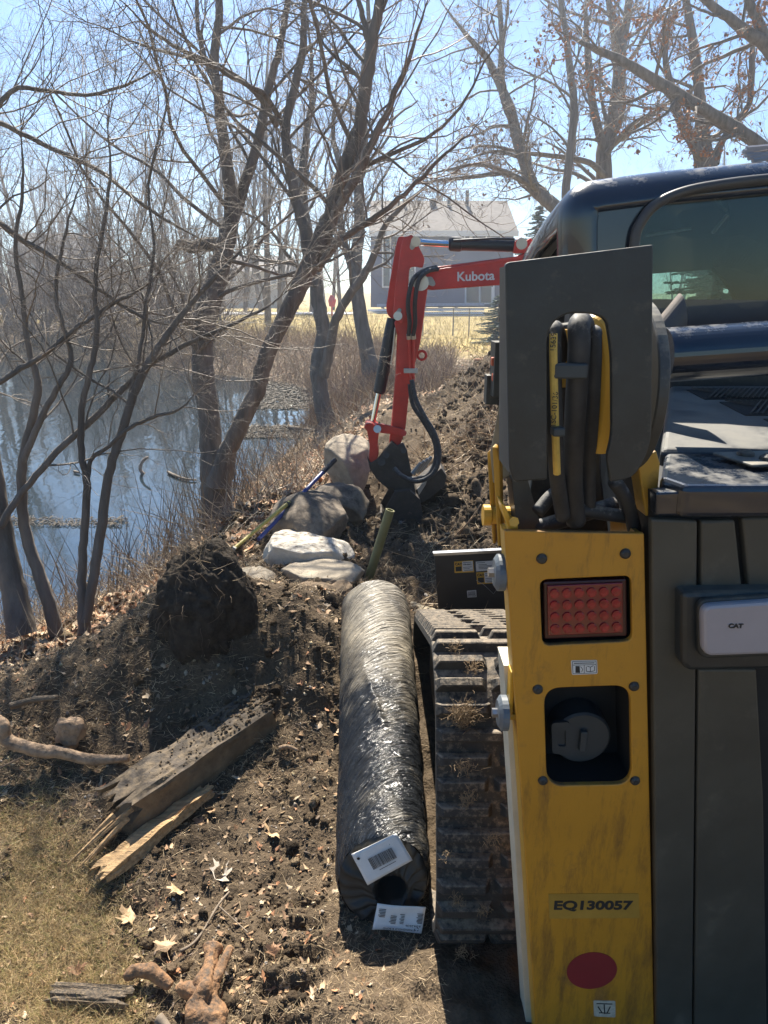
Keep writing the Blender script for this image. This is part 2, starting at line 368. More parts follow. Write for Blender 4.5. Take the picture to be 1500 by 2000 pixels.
tp=trackpath(); tpa=np.array(tp+[tp[0]]); seg=np.hypot(*np.diff(tpa,axis=0).T); cum=np.r_[0,np.cumsum(seg)]
def tpt(s):
    s%=cum[-1]; y=np.interp(s,cum,tpa[:,0]); z=np.interp(s,cum,tpa[:,1]); e=.01
    y2=np.interp((s+e)%cum[-1],cum,tpa[:,0]); z2=np.interp((s+e)%cum[-1],cum,tpa[:,1]); t=Vector((0,y2-y,z2-z)).normalized()
    return Vector((0,y,z)),t,Vector((0,-t.z,t.y))
def make_track(x0,x1,name='rubber_track'):
    g=G(); n=len(tp)
    V=[]
    for (y,z) in tp:
        V+= [(x0,y,z),(x1,y,z)]
    cc=Vector((0,2.0,.35)); 
    for i,(y,z) in enumerate(tp):
        V+=[(x0,*TIN[i]),(x1,*TIN[i])]
    Fc=[]
    for i in range(n):
        j=(i+1)%n; Fc+=[(2*i,2*i+1,2*j+1,2*j),(2*n+2*i,2*n+2*j,2*n+2*j+1,2*n+2*i+1),(2*i,2*j,2*n+2*j,2*n+2*i),(2*i+1,2*n+2*i+1,2*n+2*j+1,2*j+1)]
    g.add(V,Fc)
    pitch=cum[-1]/round(cum[-1]/.058); k=0; s=0
    W=x1-x0
    while s<cum[-1]-.01:
        p,t,nn=tpt(s)
        if (p+nn*.05-cc).length<(p-cc).length: nn=-nn
        segs=[(-.004,.36),(.40,1.0)] if k%2==0 else [(-.004,.33),(.35,.66)]
        if k%2: segs=[(-.004,.64),(.70,1.004)] if k%4==1 else [(-.004,.34),(.36,.66),(.72,1.004)]
        for a,b in segs:
            o=-.006 if (a>.5 and k%2) else 0
            h=.024; lw=.017; tw=.011
            A=x0+W*a; B=x0+W*b; q=p+t*o
            ch=.014
            V=[]
            for xx,dx in((A,1),(B,-1)):
                V+=[Vector((xx,0,0))+q-t*lw-nn*.004,Vector((xx,0,0))+q+t*lw-nn*.004,Vector((xx+dx*ch,0,0))+q+t*tw+nn*h,Vector((xx+dx*ch,0,0))+q-t*tw+nn*h]
            g.add(V,[(0,1,2,3),(7,6,5,4),(0,3,7,4),(1,5,6,2),(3,2,6,7),(0,4,5,1)])
        s+=pitch; k+=1
    o=g.mk(name,M['rub'],LD); 
    bm=bmesh.new(); bm.from_mesh(o.data); bmesh.ops.recalc_face_normals(bm,faces=bm.faces); bm.to_mesh(o.data); bm.free()
    md=o.modifiers.new('b','BEVEL'); md.width=.0025; md.segments=1; md.limit_method='ANGLE'; md.angle_limit=R(30)
    return o
trk=make_track(.125,.50); make_track(1.42,1.80)
g=G(); g.box((.31,2.0,.27),(.26,.8,.16)).cyl((.2,1.505,.225),(.42,1.505,.225),.19).cyl((.2,2.45,.2),(.42,2.45,.2),.17).cyl((.24,1.60,.545),(.40,1.60,.545),.15,12)
for yy in(1.72,1.93,2.14): g.cyl((.2,yy,.12),(.42,yy,.12),.09)
g.mk('undercarriage',M['blk'],LD,bevel=.006)
# ---- main body mass behind the skins
g=G(); g.prism([(.60,1.32,.22),(.60,2.9,.22),(.60,2.9,1.05),(.60,1.9,1.25),(.60,1.32,1.25)],(.80,0,0)); g.mk('engine_housing',M['blk'],LD,bevel=.01)
# ---- rear post
Yp=1.09
def prnd(P,r,Y,n=6):
    Q=rnd([(a,b,0) for a,b in P],r,n); return pxz([(q.x,q.y) for q in Q],Y)
post=plate('rear_post',prnd([(984,1034),(1256,1040),(1276,2010),(1278,2090),(1050,2090),(1046,2010)],[3,3,0,4,4,0],Yp),
  [prnd([(1053,1130),(1231,1122),(1233,1249),(1058,1258)],16,Yp),prnd([(1061,1341),(1229,1335),(1232,1528),(1067,1531)],34,Yp,8)],.012,Ymap(Yp),M['post'],LD,bev=.0025)
# side walls of the post (box section) and inner flange
def strip(px,py0,py1,pxb,Ya,Yb,th,name,m,dx=0):
    a=at(px,py0,Ya); b=at(pxb,py1,Ya); g=G(); d=Vector((0,Yb-Ya,0)); 
    P=[a,b,b+d,a+d]; g.prism(P,(th,0,0)); return g.mk(name,m,LD)
strip(985,1040,2085,1050,Yp+.007,Yp+.055,.008,'side_flange',M['yel2'])
strip(984,1300,2085,1033,Yp+.056,Yp+.13,.02,'side_skirt',mat('sunlit_skirt',(.60,.55,.42),.7,var=.15))  # skirt colour lightened to stand in for bright light on its side
strip(1246,1044,2085,1268,Yp+.007,Yp+.16,.008,'inner_flange',M['yel'])
# recess liners
def liner(name,P,Y,dep,m):
    Q=[at(a,b,Y) for a,b in P]; d=Vector((0,dep,0)); g=G(); n=4
    g.add(Q+[q+d for q in Q],[(0,1,5,4),(1,2,6,5),(2,3,7,6),(3,0,4,7),(4,5,6,7)]); return g.mk(name,m,post)
liner('light_recess',[(1050,1120),(1235,1114),(1237,1255),(1054,1264)],Yp+.0075,.03,M['hole'])
liner('fuel_recess',[(1056,1334),(1234,1328),(1238,1534),(1062,1538)],Yp+.0075,.10,M['hole'])
# tail light
def pbox(P,Y,dep,name,m,parent,bevel=0,r=0):
    Q=[at(a,b,Y) for a,b in P]
    if r: Q=[Vector(q) for q in rnd(Q,r,4)]
    return G().prism(Q,(0,dep,0)).mk(name,m,parent,bevel=bevel)
tl=pbox([(1062,1137),(1224,1131),(1225,1243),(1064,1249)],Yp+.001,.03,'tail_light',mat('bezel',(.05,.012,.012),.35),post,bevel=.003)
pbox([(1069,1144),(1217,1138),(1218,1236),(1071,1242)],Yp-.003,.006,'lens',M['red_lens'],tl,bevel=.0015)
g=G()
for i in range(6):
    for j in range(4):
        c=at(1083+i*24+j*.4,1159+j*23-i*.9,Yp-.003); g.tube([c+Vector((0,.001,0)),c-Vector((0,.003,0)),c-Vector((0,.004,0)),c-Vector((0,.0015,0))],[.0090,.0085,.0062,.0042],14)
g.mk('led_ring',mat('red_led',(.30,.006,.016),.12,coat=.5,var=.4,vscale=90),tl)
# fuel cap
c=at(1136,1440,Yp+.055); g=G(); g.tube([c+Vector((0,.05,0)),c,c-Vector((0,.004,0))],[.056,.056,.052],36)
M['fcap']=mat('fuel_cap_plastic',(.035,.045,.05),.5)
cap=g.mk('fuel_cap',M['fcap'],post)
g=G(); g.box(c+Vector((0,-.010,0)),(.014,.012,.045)); 
g.mk('grip',M['fcap'],cap,bevel=.003)
Yc=Yp+.05
plate('lock_tab',prnd([(1076,1410),(1112,1408),(1114,1472),(1078,1470)],8,Yc),[prnd([(1088,1425),(1104,1424),(1104,1456),(1089,1455)],4,Yc)],.008,Ymap(Yc),M['fcap'],cap)
for a,b in[(1058,1091),(1221,1081),(1050,1346),(1238,1340),(1060,1524),(1240,1524)]:
    c=at(a,b,Yp-.006); g=G(); g.tube([c,c-Vector((0,.004,0)),c-Vector((0,.007,0))],[.0095,.0085,.005],18); g.cyl(c-Vector((0,.0071,0)),c-Vector((0,.0075,0)),.003,6); g.mk('bolt',M['blk'],post)
# stickers and writing on the post
Ys=Yp-.0066
def stk(name,P,m,parent,Y=Ys,r=0,th=.0006):
    return plate(name,prnd(P,r,Y) if r else pxz(P,Y),[],th,Ymap(Y),m,parent)
def tmap(px,py,Y,rot=0):
    c=at(px,py,Y); ca,sa=math.cos(rot),math.sin(rot)
    return lambda a,b,z: Vector((c.x+a*ca-b*sa,Y-z,c.z+a*sa+b*ca))
pxm=lambda Y,py: Y/(cs+((1000-py)/F)*sn)/F   # metres per pixel
fs=stk('fuel_sticker',[(1115,1290),(1166,1289),(1167,1316),(1117,1318)],M['wht'],post,r=3)
def ln(g,x0,y0,x1,y1,w,Y):
    a=at(x0,y0,Y);b=at(x1,y1,Y); d=(b-a).normalized(); n=Vector((-d.z,0,d.x))*w/2; g.prism([a+n,b+n,b-n,a-n],(0,-.0003,0))
g=G(); y_=Ys-.0006
for q in[(1118,1292,1164,1291),(1118,1292,1119,1316),(1164,1291,1165,1314),(1119,1316,1165,1314),(1118,1299,1164,1298),(1141,1299,1141,1315)]: ln(g,*q,.0009,y_)
ln(g,1121,1295.5,1161,1294.6,.0016,y_)
g.prism([at(a,b,y_) for a,b in((1124,1301),(1132,1301),(1133,1314),(1124,1314))],(0,-.0003,0))
ln(g,1134,1302,1138,1307,.001,y_); ln(g,1138,1307,1136,1313,.001,y_)
for q in[(1145,1302,1145,1311),(1145,1311,1153,1312),(1153,1312,1161,1310),(1161,1310,1161,1301),(1153,1303,1153,1312),(1147,1301,1153,1303),(1153,1303,1159,1300)]: ln(g,*q,.0011,y_)
g.mk('symbols',M['ink'],fs)
m_dec=mat('decal_backing',(.40,.23,.035),.5)
dk=stk('number_decal',[(1071,1746),(1247,1745),(1249,1793),(1073,1794)],m_dec,post)
text('number','EQ130057',pxm(Ys,1769)*29,tmap(1157.5,1769,Ys-.0005),M['ink'],dk,bold=.0011,xs=1.22)
c=at(1156,1896,Ys); plate('red_dot',[(c.x+.0525*math.cos(t),c.z+.0505*math.sin(t)) for t in np.linspace(0,2*math.pi,48,endpoint=False)],[],.0006,Ymap(Ys),M['dred'],post)
bs=stk('small_sticker',[(1159,1954),(1202,1955),(1202,1987),(1160,1985)],mat('worn_sticker',(.45,.42,.33),.7,var=.3,vscale=60),post,r=3)
g=G(); 
for q in[(1168,1966,1176,1978),(1180,1962,1181,1980),(1192,1966,1186,1978),(1170,1978,1192,1979),(1165,1960,1196,1961)]: ln(g,*q,.0022,Ys-.0006)
g.mk('symbol',M['ink'],bs)
# left side brackets with caps
def bracket(px,py,nm):
    c=at(px,py,Yp+.03)
    g=G(); g.box(c+Vector((.006,0,.045)),(.008,.03,.10)).box(c+Vector((.016,-.01,0)),(.03,.012,.012)); b=g.mk(nm,M['yel2'],LD,bevel=.002)
    g=G(); g.tube([c+Vector((-.016,0,0)),c+Vector((-.010,0,0)),c+Vector((.002,0,0))],[.024,.033,.033],24); k=g.mk('cap',M['blueg'],b)
    g=G(); g.cyl(c+Vector((-.026,0,0)),c+Vector((-.015,0,0)),.009,6); g.mk('bolt_head',M['steel'],k)
bracket(988,1392,'door_hinge'); bracket(982,1118,'door_hinge')
# strap rising at the top left corner of the post
g=G(); Y0=Yp+.01
P=[(979,983),(986,986),(1000,1018),(1012,1026),(1012,1036),(996,1035),(985,1010)]
g.prism([at(a,b,Y0) for a,b in P],(0,.05,0)); o=g.mk('lifting_strap',M['yel2'],LD,bevel=.002)
G().cyl(at(1004,1019,Y0-.012),at(1004,1019,Y0+.02),.009,6).mk('nut',M['yel2'],o)
# lift arm linkage left of the guard
g=G(); g.prism([at(a,b,1.20) for a,b in((976,778),(991,800),(994,930),(962,945),(956,885))],(.03,.05,0)); g.mk('arm_side_plate',M['tan'],LD,bevel=.003)
g=G(); g.prism([at(a,b,1.22) for a,b in((951,884),(958,878),(964,900),(968,1062),(962,1062),(957,1000))],(.012,.03,0)); g.prism([at(a,b,1.16) for a,b in((961,872),(970,874),(976,900),(980,1066),(972,1068),(966,960))],(.010,.03,0))
lk_=g.mk('lift_link',M['yel'],LD,bevel=.003)
a=at(943,1006,1.22); G().tube([a,a+Vector((.014,0,0)),a+Vector((.016,0,0)),a+Vector((.05,0,0))],[.020,.020,.017,.017],20).mk('pivot_pin',M['yel2'],lk_)
g=G(); a=at(960,760,1.2); g.box(a,(.022,.03,.05)).box(at(970,720,1.18),(.016,.05,.09)).tube(spl([at(974,690,1.18),at(966,705,1.19),at(964,740,1.2),at(974,780,1.19)]),.006,8); g.box(at(985,812,1.17),(.012,.03,.03))
g.mk('latch',M['blk'],LD,bevel=.003)
g=G(); g.box(at(966,706,1.17),(.012,.012,.014)).box(at(968,737,1.17),(.012,.012,.014)); g.mk('hose_fitting',mat('rusty_orange',(.45,.10,.04),.7,var=.4,vscale=80),LD,bevel=.002)
# ---- black guard plate with hose slot
Yg_=1.0
gp=plate('hose_guard',prnd([(985,513),(1273,478),(1270,872),(1236,932),(1190,940),(1183,890),(1193,850),(1192,690),(1182,622),(1150,612),(1108,612),(1082,625),(1066,655),(1067,935),(1003,940),(993,915)],[10,5,50,22,6,10,30,30,22,10,10,16,20,4,6,30],Yg_),[],.012,Ymap(Yg_),M['blk'],LD,bev=.0025)
g=G(); a=at(986,520,Yg_+.007); b=at(995,925,Yg_+.007); g.prism([a,b,b+Vector((0,.10,0)),a+Vector((0,.045,0))],(.01,0,0)); g.mk('guard_flange',M['blkdust'],gp)
g=G(); g.tube([(.405,1.155,1.465),(.407,1.155,1.465),(.421,1.155,1.465),(.423,1.155,1.465)],[.136,.139,.139,.136],64); g.mk('pivot_cover',M['blkdust'],LD)
# cavity behind the slot
g=G(); g.prism([at(a,b,1.24) for a,b in((1040,640),(1180,625),(1175,930),(1190,1040),(1020,1040),(1040,930))],(0,.05,0)); g.mk('arm_end',M['blk'],LD,bevel=.005)
def hose(pts,r,name,m,parent=gp,n=7): return G().tube(spl([at(*p) for p in pts],n),r,14).mk(name,m,parent,smooth=True)
mh=mat('hose_rubber',(.03,.031,.033),.6,var=.4,vscale=30,bump=.1,dust=(.2,.19,.17),dustamt=.3)
h1=hose([(1100,1010,1.10),(1088,930,1.06),(1083,820,1.035),(1080,700,1.03),(1080,648,1.035),(1088,650,1.07),(1096,700,1.12),(1100,820,1.15)],.0125,'hydraulic_hose',mh)
G().tube(spl([at(*p) for p in[(1088,925,1.0455),(1084,820,1.0205),(1081,700,1.0155),(1081,652,1.0205)]],8),.0060,8).mk('yellow_stripe',mat('hose_print',(.62,.42,.09),.6,var=.2,vscale=50),h1)
tz=lambda px,py,Y: (lambda a,b,z,c=at(px,py,Y): Vector((c.x-b*1.0,Y-z,c.z+a)))
text('hose_print','15639',.011,tz(1081,668,1.0110),M['ink'],h1); text('hose_print','1SC-101/36',.011,tz(1083,800,1.0115),M['ink'],h1)
hose([(1125,1020,1.12),(1118,930,1.08),(1124,800,1.045),(1131,680,1.03),(1131,636,1.04),(1140,640,1.08),(1145,720,1.13),(1140,850,1.16)],.0165,'hydraulic_hose',mh)
hose([(1150,990,1.13),(1150,900,1.10),(1156,800,1.07),(1160,700,1.06),(1160,650,1.07),(1165,680,1.12)],.012,'hydraulic_hose',mh)
g=G(); g.tube(spl([at(*p) for p in[(1168,880,1.10),(1180,800,1.09),(1184,720,1.085),(1176,655,1.09),(1160,634,1.10),(1140,640,1.13)]],8),.0165,14); g.tube(spl([at(*p) for p in[(1154,800,1.1),(1160,740,1.1),(1158,680,1.11),(1150,650,1.12)]],8),.012,14); g.box(at(1106,700,1.12),(.02,.02,.09))
g.mk('yellow_pipe',M['yel2'],gp,smooth=False)
for q in((1112,724,1.02,.050,.022),(1089,842,1.015,.018,.014)):
    G().box(at(*q[:3]),(q[3],.022,q[4])).mk('hose_clamp',M['fcap'],gp,bevel=.003)
g=G()
for pts,r in(([(1050,1000,1.12),(1090,960,1.14),(1120,990,1.12),(1160,1000,1.13),(1230,1010,1.15)],.012),([(1050,1030,1.18),(1120,1010,1.16),(1200,985,1.18)],.014),([(1200,940,1.1),(1225,980,1.12),(1240,1040,1.15)],.012)): g.tube(spl([at(*p) for p in pts],6),r,12)
g.mk('lower_hose',mh,LD,smooth=True)
g=G(); g.prism([at(a,b,1.12) for a,b in((1246,905),(1262,890),(1282,880),(1290,905),(1285,965),(1284,1000),(1262,1010))],(0,.05,0)); g.mk('arm_bracket',M['yel'],LD,bevel=.003)
g=G(); g.prism([at(a,b,1.17) for a,b in((1000,938),(1030,935),(1060,1040),(1010,1040))],(.0,.06,0)); g.mk('arm_flange',M['blkdust'],LD)
# ---- cross tube, exhaust
g=G(); a=at(1296,694,1.36); b=at(1500,680,1.36); d=(b-a); g.cyl(a,a+d*5.2,.052,40); g.mk('cross_tube',M['cab'],LD,smooth=False)
ex=G(); a=at(1296,655,1.55); b=at(1330,614,1.55); r_=.033
V=[];k=28
dirv=(b-a).normalized(); u=Vector((0,1,0)); v_=dirv.cross(u)
for j in range(k):
    an=2*math.pi*j/k; o=u*math.cos(an)*r_+v_*math.sin(an)*r_
    V.append(a+o)
for sc_,dd in((1,0),(.88,0),(.88,-.08)):
    for j in range(k):
        an=2*math.pi*j/k; o=(u*math.cos(an)*r_+v_*math.sin(an)*r_)*sc_
        V.append(b+o+dirv*(dd+math.sin(an)*.030))
ex.add(V,[(i*k+j,i*k+(j+1)%k,(i+1)*k+(j+1)%k,(i+1)*k+j) for i in range(3) for j in range(k)]+[tuple(range(3*k,4*k))])
ex.tube(spl([a-dirv*.0,a-dirv*.06+Vector((0,0,-.02)),a+Vector((-.06,0,-.12))]),r_,20)
ex.mk('exhaust_pipe',mat('exhaust_steel',(.10,.085,.075),.55,metal=.3,var=.3,dust=(.25,.2,.16),dustamt=.3),LD)
# ---- hood
g=G(); x0,x1=at(1290,877,1.275).x,1.62
hp=[(x0,1.275,1.332),(.77,1.86,1.385),(x1,1.86,1.385),(x1,1.275,1.332)]
g.prism(hp,(0,0,-.10)); hood=g.mk('hood',M['hood'],LD,bevel=.012,seg=3)
# mesh grille laid on three openings
mg_=mat('grille_wire',(.03,.03,.032),.4,metal=.5,dust=(.2,.19,.17),dustamt=.2)
hz=lambda y:1.332+(y-1.275)/.585*.053
for (ya,yb) in((1.36,1.50),(1.53,1.66),(1.69,1.80)):
    g=G(); xl=.80+(1.50-ya)*-.25; xl=.785+.14*(1.8-ya)
    g.box(((xl+x1)/2-.02,(ya+yb)/2,hz((ya+yb)/2)+.001),(x1-xl-.02,yb-ya,.002),Matrix.Rotation(math.atan(.0906),3,'X')); f=g.mk('hood_grille',M['hole'],hood)
    g=G(); s=.0135
    n=int((x1-xl)/s)
    for i in range(n):
        for sg in(1,-1):
            x=xl+i*s; a=Vector((x,ya,hz(ya)+.006)); b=Vector((x+sg*(yb-ya)*.7,yb,hz(yb)+.006))
            if b.x<xl or b.x>x1-.02: continue
            g.tube([a,b],.0022,4,False)
    g.mk('wire_mesh',mg_,f)
g=G(); T=[at(1292,889,1.262),at(1500,874,1.262)]; 
z0=1.322
A=Vector((x0-.0,1.262,1.330)); lp=[Vector((x0+.004,1.262,1.329)),Vector((at(1283,955,1.06).x+.02,1.10,z0)),Vector((at(1300,958,1.055).x+.03,1.055,z0-.003)),Vector((x1,1.055,z0-.003)),Vector((x1,1.262,1.329))]
g.prism(lp,(0,0,-.055)); lid=g.mk('rear_lid',M['cab'],LD,bevel=.010,seg=3)
c=Vector((.70,1.165,1.3275))
pl=G(); pl.prism([(.600,1.225,1.332),(.720,1.238,1.333),(.735,1.150,1.330),(.628,1.135,1.329)],(0,0,.006)); pl=pl.mk('lid_plate',M['blkdust'],lid,bevel=.003)
for c in(Vector((.648,1.200,1.338)),Vector((.672,1.168,1.337))): G().tube([c,c+Vector((0,0,.005)),c+Vector((0,0,.010))],[.015,.014,.007],18).mk('lid_bolt',M['blk'],pl)
# ---- rear door skins
Yd=1.075
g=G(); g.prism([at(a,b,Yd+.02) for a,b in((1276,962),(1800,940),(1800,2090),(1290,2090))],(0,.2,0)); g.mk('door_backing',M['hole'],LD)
g=G(); g.prism([at(a,b,Yd-.01) for a,b in((1281,962),(1800,938),(1800,1000),(1282,1008))],(0,.03,0)); g.mk('door_trim',M['cab'],LD,bevel=.004)
def panel(nm,P): return pbox(P,Yd,.018,nm,M['door'],LD,bevel=.004)
panel('corner_panel',[(1272,1014),(1363,1018),(1352,2090),(1284,2090)])
panel('door_panel',[(1369,1018),(1436,1016),(1451,1160),(1369,1160)])
panel('door_panel',[(1449,1012),(1800,1004),(1800,1160),(1464,1160)])
panel('door_panel',[(1364,1308),(1478,1308),(1492,1560),(1500,2090),(1355,2090)])
g=G()
for i in range(14): 
    y=1325+i*50; g.box(at(1640,y,Yd+.012),(.2,.012,.006))
g.mk('vent_slat',M['blk'],LD)
wl=pbox([(1332,1158),(1800,1150),(1800,1302),(1346,1312),(1332,1298)],1.045,.04,'work_light',M['blk'],LD,bevel=.008)
Q=prnd([(1366,1178),(1545,1166),(1548,1270),(1368,1276)],20,1.03,6)
plate('lens',Q,[],.024,Ymap(1.03),M['lensw'],wl,bev=.006)
plate('rim',prnd([(1360,1170),(1552,1158),(1555,1277),(1362,1284)],22,1.036,6),[],.012,Ymap(1.037),M['blk'],wl,bev=.003)
text('marking','CAT',.0105,tmap(1437,1223,1.0172),M['ink'],wl,bold=.0004,xs=1.15)
# ---- cab
Yb=1.90
out=[(1118,640),(1104,500),(1108,361),(1300,336),(1500,317),(1720,300),(1800,330),(1800,640)]
hol=[(1232,640),(1236,470),(1250,432),(1280,398),(1330,374),(1400,360),(1500,348),(1700,334),(1700,640)]
def inset(P,d,closed=True):
    n=len(P); out_=[]; A=sum(P[i][0]*P[(i+1)%n][1]-P[(i+1)%n][0]*P[i][1] for i in range(n)); sg=1 if A>0 else -1
    for i in range(n):
        a=Vector((*P[i-1],0)) if (closed or i) else Vector((*P[0],0)); c=Vector((*P[(i+1)%n],0)) if (closed or i<n-1) else Vector((*P[-1],0)); b=Vector((*P[i],0))
        t=(c-a).normalized(); out_.append((b.x-sg*t.y*d,b.y+sg*t.x*d))
    return out_
ol=prnd(out,[0,80,88,40,0,60,0,0],Yb,9); RC=.075; ol=[p for i,p in enumerate(ol) if (Vector(p)-Vector(ol[i-1])).length>.0015]
plate_out=inset(ol,RC)
cab=plate('cab_frame',plate_out,[prnd(hol,[4,50,30,30,40,0,0,10,4],Yb,5)],.03,Ymap(Yb),M['cab'],LD)
zlo=at(1106,460,Yb).z
i0=[i for i,(a,b) in enumerate(ol) if a<1.55 and b>at(1108,600,Yb).z]; i0=[i for i in i0 if i>0]
ol2=[ol[i] for i in i0]; ins_=[plate_out[i] for i in i0]; n=len(ol2)
prof=[(Yb-.015+RC*(1-math.cos(t)),math.sin(t),0) for t in np.linspace(0,math.pi/2,8)]+[(2.18,1,-.035),(2.42,1,-.10),(2.62,1,-.23)]
V=[]
for (y,f,dz) in prof:
    for (p,q) in zip(ins_,ol2): 
        low=1 if q[1]>zlo else 1
        V.append((p[0]+(q[0]-p[0])*f,y,p[1]+(q[1]-p[1])*f+dz))
m_=len(prof)
Fc=[(i*n+j,i*n+j+1,(i+1)*n+j+1,(i+1)*n+j) for i in range(m_-1) for j in range(n-1) if not (i>=7 and ol2[j][1]<zlo)]
rf_=mk('roof',V,Fc,M['cab'],LD,smooth=True); md=rf_.modifiers.new('s','SOLIDIFY'); md.thickness=.02; md.offset=0
# left side frame bars (near vertical pillars)
xl_=.505
g=G(); g.prism([(xl_,1.93,1.0),(xl_,1.99,1.0),(xl_,1.99,1.80),(xl_,1.93,1.84)],(.04,0,0)).prism([(xl_,2.40,1.0),(xl_,2.60,1.55),(xl_,2.64,1.62),(xl_,2.70,1.52),(xl_,2.50,1.0)],(.04,0,0)).prism([(xl_,1.93,.98),(xl_,2.7,.98),(xl_,2.7,1.12),(xl_,1.93,1.12)],(.04,0,0)).prism([(xl_,1.93,1.84),(xl_,2.40,1.72),(xl_,2.64,1.52),(xl_,2.64,1.60),(xl_,2.42,1.80),(xl_,1.93,1.87)],(.03,0,0))
g.mk('side_frame',M['blkdust'],LD,bevel=.006)
g=G(); g.tube(spl([at(a,b,Yb-.03) for a,b in((1236,560),(1240,470),(1253,432),(1282,399),(1332,376),(1400,362),(1500,350),(1700,335))],8),.013,12); g.mk('window_seal',mat('seal',(.06,.055,.05),.5),cab,smooth=True)
G().add([at(a,b,Yb+.01) for a,b in((1225,640),(1228,360),(1500,340),(1705,326),(1705,640))],[(0,1,2,3,4)]).mk('rear_window',M['glass'],cab)
# far wall of the cab with a rounded side opening
Yf=2.62
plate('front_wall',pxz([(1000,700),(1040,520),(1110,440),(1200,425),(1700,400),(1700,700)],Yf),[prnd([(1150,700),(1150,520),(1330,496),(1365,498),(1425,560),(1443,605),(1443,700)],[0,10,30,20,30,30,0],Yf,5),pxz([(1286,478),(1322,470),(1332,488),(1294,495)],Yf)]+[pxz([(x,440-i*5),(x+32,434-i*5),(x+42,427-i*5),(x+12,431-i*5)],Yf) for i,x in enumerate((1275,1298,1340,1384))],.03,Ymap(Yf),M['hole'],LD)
G().add([at(a,b,Yf+.02) for a,b in((1100,700),(1100,480),(1450,470),(1450,700))],[(0,1,2,3)]).mk('front_window',M['glass2'],LD)
g=G(); g.prism([(1.52,1.95,1.0),(1.52,2.6,1.0),(1.52,2.6,1.6),(1.52,2.4,1.72),(1.52,1.95,1.86)],(.03,0,0)); g.prism([(.56,1.93,.95),(1.52,1.93,.95),(1.52,2.6,.95),(.56,2.6,.95)],(0,0,.04)); g.mk('cab_wall',M['blk'],LD)
g=G(); g.box((1.02,2.05,1.25),(.40,.10,.50)).box((1.02,2.2,1.05),(.42,.36,.12)); g.mk('seat',M['blk'],LD,bevel=.03,seg=3)
G().tube([at(1392,455,2.3),at(1420,420,2.3)],.005,6).mk('grab_bar',M['steel'],LD); G().tube([at(1262,460,2.2),at(1350,446,2.2)],.004,6).mk('grab_bar',M['steel'],LD)
# load lying on the cab roof
g=G()
for i,(a,b,c_,d_) in enumerate(((1452,296,1600,280),(1456,303,1600,288),(1462,309,1600,294),(1458,290,1600,270),(1470,314,1600,301))):
    p=at(a,b,2.0); q=at(c_,d_,2.05); g.tube(spl([p,(p+q)/2+Vector((0,0,.004*(-1)**i)),q],5),.006,6)
o=g.mk('strap_bundle',mat('grey_strap',(.4,.38,.4),.5)); tag(o,'bundle of pale grey straps lying on top of the cab roof at the right edge','strap bundle')
# ================= mini excavator arm reaching in from behind the loader
M['red']=mat('red_paint',(.60,.040,.026),.45,var=.25,vscale=5,dust=(.20,.075,.045),dustamt=.26,detail=9,bump=.05)
M['bkt']=mat('bucket_steel',(.05,.048,.045),.5,metal=.3,var=.4,vscale=14,bump=.1,dust=(.12,.10,.08),dustamt=.4)
M['barrel']=mat('cylinder_black',(.02,.022,.028),.35,var=.2)
Ye=4.55
EX=empty('mini_excavator',(2.0,5.4,0),'orange red mini excavator digging among the boulders, its boom coming from behind the loader','mini excavator')
def P3(P,Y): return [at(a,b,Y) for a,b in P]
def pr(P,Y,th,nm,m,parent,bev=.006,r=0):
    Q=P3(P,Y)
    if r: Q=[Vector(q) for q in rnd(Q,r,5)]
    return G().prism(Q,(0,th,0)).mk(nm,m,parent,bevel=bev)
# dipper: box section + two side cheeks that carry the pins
dip=[(770,630),(776,655),(773,731),(765,828),(760,872),(770,884),(784,864),(792,836),(801,751),(822,664),(836,560),(828,545),(806,560),(790,600)]
arm=pr(dip,Ye-.02,.15,'dipper_arm',M['red'],EX,.008)
chk=[(798,461),(790,462),(784,475),(772,562),(768,612),(774,624),(786,634),(792,620),(797,560),(800,522),(812,520),(826,524),(830,505),(818,482),(811,465),(804,458)]
pr(chk,Ye-.075,.045,'arm_cheek',M['red'],arm,.006,.02)
chk2=[(787,461),(779,462),(774,476),(763,540),(754,600),(756,614),(766,624),(780,630),(786,600),(790,540),(800,520),(808,495),(800,470)]
pr(chk2,Ye+.16,.045,'arm_cheek',M['red'],arm,.006,.02)
pr([(778,560),(786,500),(800,480),(790,560),(784,610),(772,615)],Ye-.03,.19,'web_plate',M['red'],arm,.004)
G().cyl(at(812,472,Ye-.10),at(812,472,Ye+.16),.03,16).mk('pin',M['steel'],arm)
G().cyl(at(777,617,Ye-.09),at(777,617,Ye+.2),.028,16).mk('pin',M['steel'],arm)
for P in([(805,466),(813,467),(812,482),(805,489),(800,485),(801,476)],[(779,601),(785,604),(781,615),(776,623),(771,620),(772,611)]): pr(P,Ye-.083,.01,'pin_plate',mat('pin_plate_grey',(.42,.40,.36),.5),arm,.002,.01)
